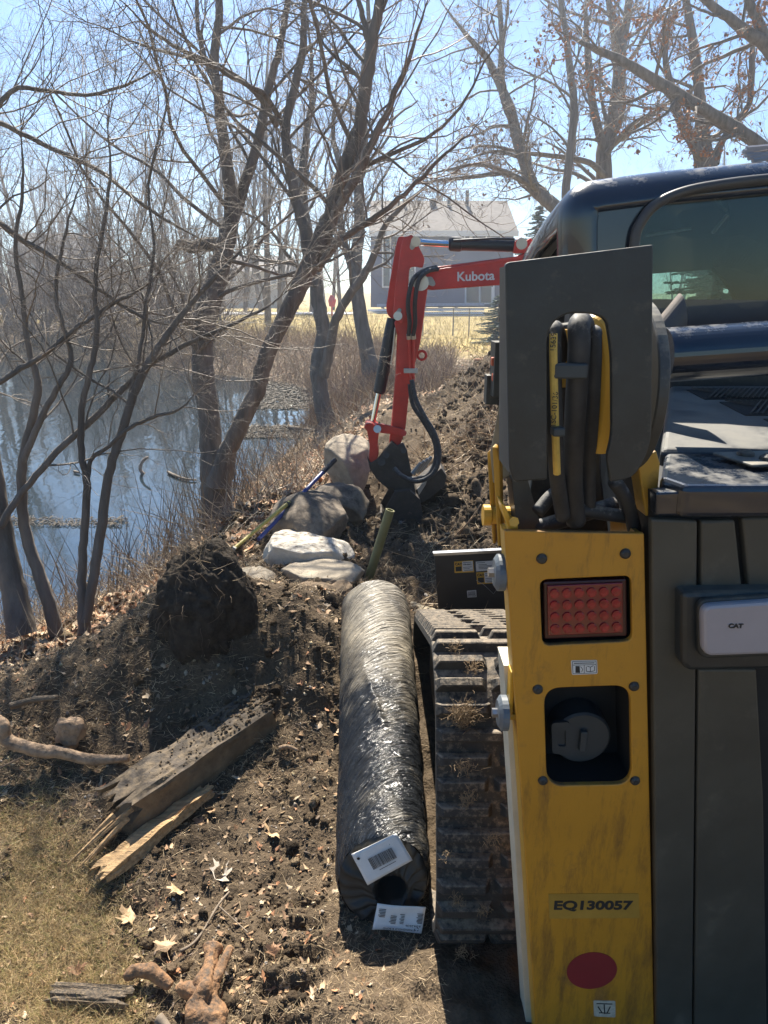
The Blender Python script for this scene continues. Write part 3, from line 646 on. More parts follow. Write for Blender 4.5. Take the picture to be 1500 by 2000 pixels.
# boom
bm_=pr([(836,527),(858,520),(1012,500),(1035,488),(1070,448),(1100,428),(1140,440),(1205,540),(1240,680),(1190,690),(1165,600),(1120,545),(1050,551),(845,566),(822,562),(816,545)],Ye+.0,.14,'boom',M['red'],EX,.008)
pr([(852,526),(1010,501),(1040,492),(1040,496),(1010,505),(853,529)],Ye-.010,.02,'boom_flange',mat('red_paint_light',(.62,.06,.05),.4),bm_,.002)
G().cyl(at(822,552,Ye-.04),at(822,552,Ye+.16),.05,20).mk('pin',M['steel'],bm_)
pr([(832,541),(843,540),(849,549),(851,556),(846,560),(836,556),(831,549)],Ye-.012,.01,'pin_plate',bpy.data.materials['pin_plate_grey'],bm_,.002,.01)
text('lettering','Kubota',pxm(Ye,540)*24,tmap(929,540,Ye-.0015,R(2)),mat('white_vinyl',(.75,.72,.70),.5),bm_,th=.001,bold=.0016,xs=1.04)
# boom-top lug and arm cylinder
pr([(1004,494),(1008,470),(1018,463),(1028,468),(1032,488),(1040,494)],Ye-.02,.05,'cylinder_lug',M['red'],bm_,.004)
pr([(1026,494),(1028,470),(1036,465),(1042,470),(1046,494)],Ye+.12,.05,'cylinder_lug',M['red'],bm_,.004)
G().cyl(at(1019,476,Ye-.04),at(1019,476,Ye+.16),.034,18).mk('pin',M['steel'],bm_)
cy=G(); cy.tube([at(876,476,Ye+.06),at(880,476,Ye+.06),at(900,477,Ye+.06),at(901,477,Ye+.06),at(1012,480,Ye+.06)],[.034,.045,.045,.038,.038],20); cyl=cy.mk('arm_cylinder',M['barrel'],bm_)
G().cyl(at(812,473,Ye+.06),at(878,477,Ye+.06),.021,16).mk('rod',M['chrome'],cyl)
G().tube([at(885,470,Ye+.0),at(960,466,Ye+.0),at(1005,467,Ye+.0)],.007,8).mk('pipe',M['barrel'],cyl)
# bucket cylinder
bc=G(); bc.tube([at(767,622,Ye+.06),at(764,640,Ye+.06),at(741,764,Ye+.06),at(740,768,Ye+.06)],[.036,.041,.041,.033],20); bcy=bc.mk('bucket_cylinder',M['barrel'],arm)
G().cyl(at(740,766,Ye+.06),at(727,832,Ye+.06),.018,16).mk('rod',M['chrome'],bcy)
G().tube([at(772,640,Ye+.0),at(768,680,Ye),at(764,712,Ye)],.007,8).mk('pipe',M['steel'],bcy)
# linkage
pr([(733,829),(745,828),(770,834),(788,838),(794,846),(788,852),(766,848),(745,846),(736,842)],Ye-.06,.03,'link_bar',M['red'],arm,.004,.015)
pr([(733,829),(745,828),(770,834),(788,838),(794,846),(788,852),(766,848),(745,846),(736,842)],Ye+.13,.03,'link_bar',M['red'],arm,.004,.015)
lk1=pr([(714,828),(726,826),(738,834),(740,846),(737,868),(740,886),(734,902),(724,905),(720,898),(722,870),(717,842),(711,836)],Ye-.04,.18,'bucket_link',M['red'],arm,.006,.01)
G().cyl(at(737,838,Ye-.075),at(737,838,Ye+.18),.026,18).mk('pin',M['steel'],lk1)
G().cyl(at(788,846,Ye-.075),at(788,846,Ye+.18),.02,18).mk('pin',M['red'],arm)
# quick coupler, dark cheeks
cp=pr([(717,892),(724,905),(740,895),(750,880),(765,862),(776,872),(788,866),(795,880),(800,905),(806,930),(812,960),(806,985),(780,978),(768,955),(752,950),(735,935),(722,915)],Ye-.06,.05,'quick_coupler',M['bkt'],EX,.006)
pr([(735,935),(750,880),(765,862),(788,866),(806,930),(812,960),(780,978),(752,950)],Ye+.12,.05,'coupler_cheek',M['bkt'],cp,.006)
pr([(728,905),(750,915),(775,948),(790,965),(770,962),(745,945),(728,920)],Ye-.02,.16,'coupler_body',M['bkt'],cp,.006)
for a,b,r in((754,889,.022),(745,902,.028),(788,880,.02)): G().cyl(at(a,b,Ye-.08),at(a,b,Ye+.19),r,16).mk('pin',M['bkt'],cp)
# bucket: curved shell with side cheeks and teeth, opening to lower left
sec=[(770,962),(800,958),(820,975),(826,1005),(815,1035),(790,1050),(760,1040),(742,1012)]
g=G(); c0=[at(a,b,Ye-.12) for a,b in sec]; cc=sum(c0,Vector())/len(c0)
ins=[cc+(p-cc)*.93 for p in c0]; L_=.34
n=len(sec)
for i in range(n-1): g.prism([c0[i],c0[i+1],ins[i+1],ins[i]],(0,L_,0))
bk=g.mk('bucket',M['bkt'],EX,bevel=.004)
G().prism(c0,(0,.012,0)).mk('bucket_cheek',M['bkt'],bk,bevel=.003); G().prism([p+Vector((0,L_,0)) for p in c0],(0,.012,0)).mk('bucket_cheek',M['bkt'],bk,bevel=.003)
for i in range(4):
    y=Ye-.1+i*.1; a=at(745,1014,Ye)+Vector((0,y-Ye,0)); b=at(716,1040,Ye)+Vector((0,y-Ye,0)); u=Vector((0,.022,0)); w=Vector((.018,0,.014))
    G().add([a-u-w,a+u-w,a+u+w,a-u+w,b-u*.6,b+u*.6],[(0,1,2,3),(0,4,5,1),(3,2,5,4),(0,3,4),(1,5,2)]).mk('tooth',M['bkt'],bk,bevel=.002)
# grey blade and thumb to the right with hoses
pr([(812,957),(862,914),(873,930),(868,950),(838,975),(818,985)],Ye-.02,.30,'thumb_plate',M['bkt'],EX,.005)
pr([(815,955),(834,937),(832,946),(818,968)],Ye-.05,.025,'wear_strip',mat('worn_steel',(.4,.39,.36),.4,metal=.4,var=.3),EX,.002)
for i in range(4):
    G().tube([at(806+i*6,925-i*3,Ye-.08+i*.05),at(822+i*7,904-i*4,Ye-.08+i*.05)],[.020,.012],8).mk('thumb_tine',mat('tine_steel_%d'%0,(.22,.23,.23),.4,metal=.4,var=.4) if i==0 else bpy.data.materials['tine_steel_0'],EX)
# silver-blue scooped blade below, left
def H_(pts,r,nm='hydraulic_hose',par=EX): return G().tube(spl([at(*p) for p in pts],8),r,10).mk(nm,mh,par,smooth=True)
H_([(804,742,Ye-.09),(812,780,Ye-.12),(830,815,Ye-.15),(850,850,Ye-.18),(858,890,Ye-.2),(846,925,Ye-.22),(815,940,Ye-.22),(786,930,Ye-.2),(770,915,Ye-.16)],.016)
H_([(800,750,Ye-.06),(806,790,Ye-.08),(826,822,Ye-.10),(848,862,Ye-.12),(850,900,Ye-.15),(835,928,Ye-.17),(800,935,Ye-.16),(775,925,Ye-.12)],.014)
for dx in(0,9):
    H_([(852+dx*.3,522+dx*.4,Ye-.05),(826+dx,530,Ye-.10),(806+dx*1.3,548,Ye-.13),(797+dx*1.5,590,Ye-.13),(800+dx*1.2,630,Ye-.10),(798+dx,655,Ye-.07)],.014,par=arm)
    G().tube([at(798+dx,652,Ye-.07),at(799+dx,662,Ye-.06)],.016,8).mk('hose_fitting',M['steel'],arm)
    G().tube([at(799+dx,660,Ye-.045),at(802+dx*.6,744,Ye-.045)],.009,8).mk('pipe',M['red'],arm)
G().box(at(802,724,Ye-.045),(.09,.03,.03)).mk('pipe_clamp',mat('clamp_silver',(.5,.48,.42),.5),arm,bevel=.003)
a=at(824,694,Ye+.05); g=G(); V=[]
tor=[a+Vector((math.cos(t)*.028,0,math.sin(t)*.028)) for t in np.linspace(0,2*math.pi,17)]
g.tube(tor,.009,8,False).mk('lifting_eye',M['red'],arm)
H_([(787,548,Ye+.05),(784,530,Ye+.04),(790,510,Ye+.04),(800,504,Ye+.04)],.012,par=arm)
# superstructure hidden behind the loader
G().prism([(1.7,5.0,.6),(3.2,5.0,.6),(3.35,5.0,.9),(3.2,5.0,1.1),(1.75,5.0,1.0)],(0,1.3,0)).mk('body',M['red'],EX,bevel=.06,seg=4)
g=G(); g.prism([(2.95,5.05,1.15),(3.5,5.05,1.15),(3.45,5.05,2.1),(3.0,5.05,2.1)],(0,.8,0)); g.mk('cab',M['red'],EX,bevel=.05)
for yy in(5.0,6.1): G().prism([Vector(q) for q in rnd([(1.8,yy,.15),(3.5,yy,.15),(3.5,yy,.58),(1.8,yy,.58)],.19,6)],(0,.28,0)).mk('crawler_track',M['rub'],EX,bevel=.02)
# pole-mounted green probe? -> open pipe standing in the soil
# ================= wrapped roll
def roll():
    A=Vector((-.002,1.452,.128)); B=Vector((-.038,2.72,.345))
    nL,nA=300,132; ax=(B-A); L_=ax.length; ax.normalize(); sx=Vector((1,0,0)); sx=(sx-ax*sx.dot(ax)).normalized(); up=sx.cross(ax)
    t=np.linspace(0,1,nL); a=np.linspace(0,2*np.pi,nA,endpoint=False)-np.pi/2; T,Aa=np.meshgrid(t,a,indexing='ij')
    Rr=.1235+.024*T**.8
    Rr=Rr*(1-.05*(np.clip((.02-T)/.02,0,1)**2)) ; Rr=Rr*(1-.25*np.clip((T-.96)/.04,0,1)**2)
    s=T*L_
    cu=(Aa/(2*np.pi))+.25; 
    # spiral wrap folds
    ph=s*1.0-.09*np.sin(Aa+.6)-.05*np.cos(Aa)
    w1=vn(ph*1.0,cu*1.2,.011,31)*np.sin(0)+vn(ph,cu*.55+s*.05,.016,32); w2=vn(ph,cu*.5,.04,33); w3=vn(ph*1.3+cu*.2,cu,.12,34)
    amp=.0035*(1.15-.5*T)
    fold=np.abs(vn(ph+.03*np.sin(3*Aa),cu*.8,.030,35))
    Rr=Rr+amp*w1+.005*w2+.007*w3-.004*np.clip(.05-fold,0,1)/.05*np.clip(1.2-T,0,1)
    # torn gathered ridge on top around a third of the way
    g1=np.exp(-(((Aa-np.pi/2-.10-(T-.42)*1.8)/.10)**2+((T-.42)/.10)**2)); Rr=Rr+.013*g1*(1+2*vn(s,cu,.02,36))
    g2=np.exp(-(((Aa-np.pi/2+.35)/.4)**2+((T-.405+.02*(Aa-1.2))/.008)**2)); Rr=Rr+.008*g2
    # flattened underside
    dirs=np.cos(Aa)[...,None]*np.array(sx)+np.sin(Aa)[...,None]*np.array(up)
    P=np.array(A)+T[...,None]*L_*np.array(ax)+dirs*Rr[...,None]
    # irregular near edge
    P[...,1]+=.42*(P[...,2]-(A.z+T*(B.z-A.z)))*np.clip(1-T/.35,0,1)
    V=P.reshape(-1,3); i=np.arange(nL-1)[:,None]*nA; j=np.arange(nA)[None,:]; j2=(j+1)%nA
    Fq=np.stack([i+j,i+nA+j,i+nA+j2,i+j2],-1).reshape(-1,4)
    RO=empty('wrapped_roll',(A.x,2.0,0),'long roll of geogrid wrapped in black plastic film lying beside the rubber track','plastic wrapped roll')
    m=mat('black_film',(.02,.022,.025),.2,var=.3,vscale=30,bump=.0,spec=.6)
    N=m.node_tree.nodes; L=m.node_tree.links; b=N['Principled BSDF']
    tc=N.new('ShaderNodeTexCoord'); mp=N.new('ShaderNodeMapping'); mp.inputs['Rotation'].default_value=(0,0,0); mp.inputs['Scale'].default_value=(15,.30,1); wa=N.new('ShaderNodeAttribute'); wa.attribute_name='Wrap'; L.new(wa.outputs['Color'],mp.inputs[0])
    n=N.new('ShaderNodeTexNoise'); n.inputs['Scale'].default_value=4.5; n.inputs['Detail'].default_value=4; n.inputs['Roughness'].default_value=.6; n.inputs['Distortion'].default_value=.35; L.new(mp.outputs[0],n.inputs['Vector'])
    bp=N.new('ShaderNodeBump'); bp.inputs['Strength'].default_value=1; bp.inputs['Distance'].default_value=.022; L.new(n.outputs['Fac'],bp.inputs['Height']); L.new(bp.outputs[0],b.inputs['Normal'])
    # dust: an earth film lying on the upper side, thicker toward the far half
    at_=N.new('ShaderNodeAttribute'); at_.attribute_name='Col'; n2=N.new('ShaderNodeTexNoise'); n2.inputs['Scale'].default_value=9; n2.inputs['Detail'].default_value=9; n2.inputs['Roughness'].default_value=.75; L.new(mp.outputs[0],n2.inputs['Vector']); 
    n3=N.new('ShaderNodeTexNoise'); n3.inputs['Scale'].default_value=7; n3.inputs['Detail'].default_value=8; L.new(tc.outputs['Object'],n3.inputs['Vector'])
    ad=N.new('ShaderNodeMath'); ad.operation='ADD'; L.new(n2.outputs['Fac'],ad.inputs[0]); L.new(n3.outputs['Fac'],ad.inputs[1])
    ad2=N.new('ShaderNodeMath'); ad2.operation='ADD'; L.new(ad.outputs[0],ad2.inputs[0]); L.new(at_.outputs['Fac'],ad2.inputs[1])
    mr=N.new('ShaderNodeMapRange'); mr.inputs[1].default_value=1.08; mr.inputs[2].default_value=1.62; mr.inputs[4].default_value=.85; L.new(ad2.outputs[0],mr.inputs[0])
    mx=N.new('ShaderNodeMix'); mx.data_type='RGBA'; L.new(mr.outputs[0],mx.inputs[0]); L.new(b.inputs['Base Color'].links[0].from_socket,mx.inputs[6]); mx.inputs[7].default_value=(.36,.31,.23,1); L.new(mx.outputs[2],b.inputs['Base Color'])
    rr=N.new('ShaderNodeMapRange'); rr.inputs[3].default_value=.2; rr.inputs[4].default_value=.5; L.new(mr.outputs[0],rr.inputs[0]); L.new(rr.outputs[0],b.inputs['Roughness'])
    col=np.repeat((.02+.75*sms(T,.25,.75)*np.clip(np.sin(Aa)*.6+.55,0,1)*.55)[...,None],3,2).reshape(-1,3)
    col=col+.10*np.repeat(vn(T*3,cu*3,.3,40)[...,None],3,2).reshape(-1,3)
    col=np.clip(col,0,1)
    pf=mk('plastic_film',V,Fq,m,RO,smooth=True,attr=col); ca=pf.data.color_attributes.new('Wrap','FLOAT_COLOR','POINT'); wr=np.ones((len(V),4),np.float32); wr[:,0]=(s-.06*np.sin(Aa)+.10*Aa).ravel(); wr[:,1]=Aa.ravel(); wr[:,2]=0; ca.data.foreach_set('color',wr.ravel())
    # end cap with recessed core
    me_=mat('film_end',(.022,.022,.02),.5,var=.4,vscale=10); me_.node_tree
    prof=[(1.0,0),(.94,-.004),(.80,-.001),(.60,.006),(.44,.0),(.375,.0),(.35,.02),(.345,.16)]
    n=96; Vv=[]
    hc=Vector((0.022,0,-.030))
    for k,(rf,dp) in enumerate(prof):
        for j in range(n):
            an=2*math.pi*j/n; wv=(.0035*math.sin(an*37+rf*9)+.003*math.sin(an*19+2*rf)+.004*math.sin(an*5+3))*(1 if 0<k<5 else .15)
            rr_=.1235*.95*rf; o=(sx*math.cos(an)+up*math.sin(an))*rr_+ax*(dp+wv); f=0 if k==0 else (1-rf)*1.55
            pp=A+o+ Vector(hc)*min(f,.95); pp.y+=.42*(pp.z-A.z); Vv.append(pp)
    Ff=[(k*n+j,k*n+(j+1)%n,(k+1)*n+(j+1)%n,(k+1)*n+j) for k in range(len(prof)-1) for j in range(n)]+[tuple(range((len(prof)-1)*n,len(prof)*n))]
    ec=mk('roll_end',Vv,Ff,me_,RO,smooth=True)
    Vf=[]; Ffc=[]
    # paper labels fixed to the end
    def onp(px,py,P0,k):
        C=Vector((0,0,H)); d=at(px,py,1)-C; t=(P0.y-k*P0.z+k*C.z)/(d.y-k*d.z); return C+d*t
    def lab(nm,P,dep,bend=.003):
        # bilinear sheet on plane just in front of the end
        c=[onp(a,b,Vector((0,1.452-dep,.128)),.42) for a,b in P]; nu,nv=14,10; VV=[]
        for u in range(nu+1):
            for v in range(nv+1):
                s_,t_=u/nu,v/nv; p=(c[0]*(1-s_)+c[1]*s_)*(1-t_)+(c[3]*(1-s_)+c[2]*s_)*t_
                p=p+Vector((0,-1,0))*(bend*math.sin(s_*5+t_*3)+bend*.6*math.sin(t_*9+s_*2)); VV.append(p)
        FF=[(u*(nv+1)+v,(u+1)*(nv+1)+v,(u+1)*(nv+1)+v+1,u*(nv+1)+v+1) for u in range(nu) for v in range(nv)]
        o=mk(nm,VV,FF,M['wht'],RO,smooth=True); md=o.modifiers.new('s','SOLIDIFY'); md.thickness=.0006; md.offset=0
        return o,c
    L1,c1=lab('paper_tag',[(686,1668),(774,1627),(806,1680),(718,1729)],.03,.0006)
    def q(c,s_,t_,off=.005): p=(c[0]*(1-s_)+c[1]*s_)*(1-t_)+(c[3]*(1-s_)+c[2]*s_)*t_; return p+Vector((0,-off,0))
    g=G(); x=.26; random.seed(5)
    while x<.78:
        wd=random.choice((.006,.009,.014)); g.prism([q(c1,x,.30),q(c1,x+wd,.30),q(c1,x+wd,.66),q(c1,x,.66)],(0,-.0003,0)); x+=wd+random.choice((.006,.008,.012))
    g.prism([q(c1,.36,.73),q(c1,.72,.73),q(c1,.72,.745),q(c1,.36,.745)],(0,-.0003,0))
    g.mk('barcode',M['ink'],L1)
    g=G(); cH=q(c1,.10,.17); g.prism([cH+Vector((math.cos(t)*.0042*(1+.3*math.sin(t*5)),0,math.sin(t)*.0042)) for t in np.linspace(0,6.28,14,endpoint=False)],(0,-.0004,0)); g.mk('punched_hole',M['hole'],L1)
    L2,c2=lab('product_label',[(737,1764),(832,1772),(823,1823),(727,1815)],.03,.0018)
    g=G()
    for (s0,s1,t0,t1,nn) in((.62+.22,.97,.22,.62,8),(.30,.44,.38,.72,6),(.50,.60,.30,.70,7),(.05,.20,.16,.50,6)):
        for k in range(nn):
            t_=t0+(t1-t0)*k/nn; e=random.uniform(0,.04); g.prism([q(c2,s0+e,t_,.0035),q(c2,s1,t_,.0035),q(c2,s1,t_+.022,.0035),q(c2,s0+e,t_+.022,.0035)],(0,-.0003,0))
    cL=q(c2,.885,.82,.0035)
    for a0,a1 in((.3,1.6),(2.6,4.2),(4.8,5.9)):
        ar=[cL+Vector((math.cos(t)*.0058,0,math.sin(t)*.0058)) for t in np.linspace(a0,a1,8)]; ar2=[cL+Vector((math.cos(t)*.0042,0,math.sin(t)*.0042)) for t in np.linspace(a1,a0,8)]; g.prism(ar+ar2,(0,-.0003,0))
    g.mk('fine_print',M['ink'],L2)
    def qm(s_,t_,rot): 
        c=q(c2,s_,t_,.0045); return lambda a,b,z: Vector((c.x+a*math.cos(rot)-b*math.sin(rot),c.y-z,c.z+a*math.sin(rot)+b*math.cos(rot)))
    text('product_name','STRONGHOLD & BOND',.0078,qm(.53,.86,R(180-5)),M['ink'],L2,th=.0002); text('size_text','6.0/6.25/36',.0088,qm(.80,.70,R(180-5)),M['ink'],L2,th=.0002)
roll()
# ================= boulders, timber, tools
def ico(sub):
    bm=bmesh.new(); bmesh.ops.create_icosphere(bm,subdivisions=sub,radius=1); V=np.array([v.co[:] for v in bm.verts]); Fc=np.array([[v.index for v in f.verts] for f in bm.faces]); bm.free(); return V,Fc
IC={k:ico(k) for k in(1,2,3,4,5)}
def n3(P,s,o):  # cheap 3d-ish noise
    return (vn(P[:,0]+P[:,2]*.7,P[:,1]-P[:,2]*.4,s,o)+vn(P[:,1]+9,P[:,2]+P[:,0]*.3,s,o+1)+vn(P[:,2]+3,P[:,0]-5,s,o+2))
def lump(name,x0,x1,y0,y1,Y,dep,m,label,cat,seed,flat=0,rough=1,group=None,sub=5,tilt=0,sink=.06,parent=None,rz=0):
    a=at(x0,(y0+y1)/2,Y).x; b=at(x1,(y0+y1)/2,Y).x; zt=at(750,y0,Y).z; zb=at(750,y1,Y-dep*.4).z-sink
    V,Fc=IC[sub]; V=V.copy(); r=1+.22*n3(V,.9,seed)+.10*n3(V,.4,seed+5)*rough; V*=r[:,None]
    for k in range(7):   # facets
        rg=np.random.default_rng(seed*13+k); nrm=rg.normal(size=3); nrm/=np.linalg.norm(nrm); dd=V@nrm; lim=.62+.22*rg.random(); V-=np.clip(dd-lim,0,None)[:,None]*nrm*.88
    if flat: V[:,2]=np.where(V[:,2]>flat,flat+(V[:,2]-flat)*.18,V[:,2])
    V+=V*(.030*n3(V*1.0,.22,seed+9)+.018*n3(V,.10,seed+3)+.010*n3(V,.05,seed+2))[:,None]*rough
    V=(V-(V.max(0)+V.min(0))/2)/((V.max(0)-V.min(0))/2)
    c,s=math.cos(tilt),math.sin(tilt); 
    V=V*np.array([(b-a)/2,dep/2,(zt-zb)/2]); x=V[:,0]*c-V[:,2]*s; z=V[:,0]*s+V[:,2]*c; V[:,0]=x;V[:,2]=z
    V+=np.array([(a+b)/2,Y,(zt+zb)/2])
    o=mk(name,V,Fc,m,parent,smooth=True)
    if label: tag(o,label,cat,group)
    return o
m_rk=mat('granite_brown',(.24,.19,.135),.9,var=.45,vscale=7,bump=.5,bscale=45,detail=10,dust=(.07,.055,.04),dustamt=.3)
m_rk2=mat('granite_grey',(.34,.285,.21),.88,var=.35,vscale=11,bump=.4,bscale=70,detail=10)
m_rk3=mat('limestone_pale',(.62,.56,.46),.88,var=.25,vscale=14,bump=.6,bscale=60,detail=10,dust=(.14,.11,.08),dustamt=.12)
m_cl=mat('clay_stone',(.20,.14,.085),.95,var=.45,vscale=12,bump=.6,bscale=60)
lump('boulder',634,728,853,975,5.05,.55,m_rk2,'tall rounded grey boulder touching the digger bucket, farthest of the row','boulder',11)
lump('boulder',600,722,944,1045,4.5,.5,m_rk,'dark mottled boulder wedged behind the large brown one','boulder',21)
lump('boulder',527,680,964,1088,4.05,.6,m_rk,'large domed brown boulder beneath the blue and yellow pole','boulder',31)
lump('boulder',512,692,1050,1146,3.62,.45,m_rk3,'bright white flat topped boulder in full sun','boulder',41,flat=.45,tilt=-.08)
lump('boulder',545,712,1104,1165,3.30,.32,m_rk2,'low pale grey boulder between the white one and the roll','boulder',51,flat=.6)
lump('boulder',444,545,1115,1165,3.28,.34,m_rk2,'low grey boulder right behind the root ball','boulder',61,flat=.6)
lump('boulder',485,560,1084,1125,3.75,.3,m_rk3,'pale stone peeping out left of the bright white boulder','boulder',71)
lump('stone_slab',566,655,1148,1192,3.02,.22,m_cl,'tan flat stone half buried left of the roll end','stone',81,flat=.3,sub=4)
lump('stone_slab',640,690,1140,1178,3.1,.2,m_cl,'brown broken stone tucked against the roll far end','stone',85,flat=.3,sub=4)
lump('clay_clod',575,660,1175,1235,2.85,.22,mat('brown_clay',(.12,.075,.045),.95,var=.4,vscale=16,bump=.6),'brown clay clod below the tan flat stone','clod',91,sub=4)
# paver leaning beyond the roll
g=G(); P=[atz(802,1187,.15),atz(852,1203,.14),atz(832,1252,.12),atz(796,1240,.12)]; g.prism(P,(0,0,.04))
o=g.mk('concrete_paver',mat('paver',(.30,.25,.17),.9,var=.25,vscale=30,bump=.3,bscale=120),bevel=.006); tag(o,'tan concrete paver lying between roll and rubber track','paver')
# root ball
m_soil=mat('wet_soil',(.050,.040,.030),.97,var=.55,vscale=30,bump=1,bscale=60,spec=.15,detail=10)
def rootball():
    V,Fc=ico(6); a=at(312,1240,2.45).x; b=at(492,1240,2.45).x
    r=1+.22*n3(V,.8,203)+.12*n3(V,.28,205)+.08*n3(V,.12,208)+.05*n3(V,.05,211); V=V*r[:,None]
    V[:,2]=np.sign(V[:,2])*np.abs(V[:,2])**.75; w=1-.22*np.clip(V[:,2],0,1); V[:,0]=V[:,0]*w; V[:,1]*=w
    V=V*np.array([(b-a)/2*1.06,.19,.27])+np.array([(a+b)/2,2.47,.42])
    RB=empty('root_ball',((a+b)/2,2.47,.15),'dark lump of soil and roots dug out with a stump, standing on the soil heap','root ball')
    mk('soil_lump',V,Fc,m_soil,RB,smooth=True)
    g=[]
    for k in range(75):
        an=rng.random()*6.28; el=rng.uniform(-.5,1.3); d=np.array([math.cos(an)*math.cos(el),math.sin(an)*math.cos(el)-.3,math.sin(el)]); p=np.array([(a+b)/2,2.47,.42])+d*np.array([.16,.16,.24]); L_=rng.uniform(.05,.17)
        pts=[p]; dd=d+rng.normal(size=3)*.6
        for _ in range(6): dd=dd+rng.normal(size=3)*.3+np.array([0,0,-.25]); dd/=np.linalg.norm(dd); pts.append(pts[-1]+dd*L_/6)
        r0=rng.uniform(.0005,.0014); g.append((pts,[r0*(1-.12*i) for i in range(7)]))
    v,f=lines_mesh(g); mk('roots',v,f,mat('root_brown',(.20,.14,.09),.8,var=.4),RB)
rootball()
m_wood=mat('weathered_wood',(.22,.16,.10),.85,var=.5,vscale=6,stretch=(9,9,60),bump=.6,bscale=12,dust=(.05,.04,.03),dustamt=.35)
m_wood2=mat('split_wood',(.42,.27,.13),.8,var=.5,vscale=7,bump=.7,bscale=14,stretch=(1,12,12))
m_beam=mat('earthy_timber',(.19,.14,.085),.92,var=.5,vscale=11,bump=.8,bscale=40,dust=(.055,.042,.03),dustamt=.36)
def timber(name,p0,p1,w,h,m,label,cat,nz=.006,splint=(0,0),roll_=0,nL=70,seed=3,parent=None):
    p0=Vector(p0);p1=Vector(p1); ax=(p1-p0); L_=ax.length; ax.normalize(); sd=ax.cross(Vector((0,0,1))).normalized(); up=sd.cross(ax)
    sd,up=sd*math.cos(roll_)+up*math.sin(roll_),up*math.cos(roll_)-sd*math.sin(roll_)
    per=[]; nw=12; nh=8
    for i in range(nw): per.append((-.5+i/nw,.5))
    for i in range(nh): per.append((.5,.5-i/nh))
    for i in range(nw): per.append((.5-i/nw,-.5))
    for i in range(nh): per.append((-.5,-.5+i/nh))
    per=np.array(per); k=len(per); rg=np.random.default_rng(seed); tooth=rg.uniform(0,1,k)
    V=[]
    for i in range(nL+1):
        t=i/nL
        for j,(a,b) in enumerate(per):
            s=t*L_
            if t<.5: s=max(s,0)+ splint[0]*tooth[j]*(1-t)**6
            else: s-=splint[1]*tooth[j]*t**6
            nn=float(vn(np.array(s*1.0),np.array(j*.03),.05,seed))*nz*2+float(vn(np.array(s*.3),np.array(j*.11),.03,seed+1))*nz
            q=p0+ax*s+sd*(a*w*(1+nn/w))+up*(b*h+nn*(1 if b>0 else -1)); V.append(q)
    Fc=[(i*k+j,(i+1)*k+j,(i+1)*k+(j+1)%k,i*k+(j+1)%k) for i in range(nL) for j in range(k)]+[tuple(range(k)),tuple(range((nL+1)*k-1,nL*k-1,-1))]
    o=mk(name,V,Fc,m,parent)
    if label: tag(o,label,cat)
    return o
timber('timber_beam',(-.83,1.70,.10),(-.42,2.19,.165),.15,.13,m_beam,'thick dirty timber beam with a splintered end, half buried in the soil heap','beam',nz=.006,splint=(.10,.08))
g=G()
for k in range(9):
    a=Vector((-.80,1.73,.10))+Vector((random.uniform(-.04,.05),random.uniform(-.06,.03),random.uniform(-.04,.05))); d=Vector((-.5,-.62,-.25))*random.uniform(.10,.22)+Vector((random.uniform(-.03,.03),0,0)); g.tube([a,a+d*.5,a+d],[.010,.007,.001],5)
o=g.mk('wood_splinters',m_wood2); o.parent=bpy.data.objects['timber_beam']; o.location=WL['wood_splinters']-WL['timber_beam']
timber('split_plank',(-.80,1.50,.075),(-.575,1.865,.085),.075,.028,m_wood2,'short split plank of bare yellowish wood lying in front of the beam','plank',nz=.006,splint=(.05,.02),roll_=.25,seed=9)
timber('dark_plank',atz(585,1372,.14),atz(672,1372,.14),.07,.035,m_beam,'dark plank sticking out from under the left side of the roll','plank',nz=.003,seed=12)
timber('bark_slab',atz(92,1940,.035),atz(262,1948,.035),.045,.02,m_wood,'flat slab of grey bark on the dry grass near the bottom edge','bark slab',nz=.004,splint=(.03,.04),seed=15)
def limb(name,P,m,label,cat,k=14,nz=.12,parent=None,n=8,seed=1):
    Q=spl([p[0] for p in P],n); rr=np.interp(np.linspace(0,len(P)-1,len(Q)),range(len(P)),[p[1] for p in P]); g=G(); g.tube(Q,list(map(float,rr)),k)
    V=np.array([tuple(v) for v in g.v]); c=np.repeat(np.array([tuple(q) for q in Q]),k,0); V=c+(V-c)*(1+nz*2*n3(V,.03,seed)+nz*n3(V,.012,seed+4))[:,None]
    o=mk(name,V,g.f,m,parent,smooth=True)
    if label: tag(o,label,cat)
    return o
m_peel=mat('peeled_root',(.50,.33,.19),.7,col2=(.16,.10,.06),vscale=22,bump=.5,bscale=70,dust=(.10,.07,.045),dustamt=.2)
zz=lambda px,py,dz=0: Vector((*atz(px,py,gz(*atz(px,py,.08)[:2])+dz)[:2],gz(*atz(px,py,.08)[:2])+dz))
pb=[(zz(-40,1395,.05),.018),(zz(6,1412,.05),.017),(zz(14,1444,.04),.021),(zz(60,1462,.035),.022),(zz(120,1470,.03),.020),(zz(180,1484,.025),.017),(zz(252,1480,.02),.012)]
limb('peeled_branch',pb,m_peel,'thick pale peeled branch curving in from the left edge to the beam','branch',nz=.10)
lump('wood_chunk',104,168,1400,1442,2.02,.09,m_peel,'rotten light wood chunk on the soil behind the peeled branch','wood chunk',95,sub=4,rough=3)
rs=empty('root_stump',zz(400,1960),'knobbly orange brown root stump with forked top at the bottom edge','root stump')
m_root=mat('root_bark',(.30,.16,.075),.9,var=.5,vscale=22,bump=.8,bscale=60,dust=(.07,.05,.035),dustamt=.3)
limb('stem',[(zz(405,2030,.02),.030),(zz(398,1985,.04),.036),(zz(402,1935,.055),.030),(zz(410,1885,.06),.022),(zz(417,1848,.06),.016)],m_root,None,None,parent=rs,nz=.3,seed=5)
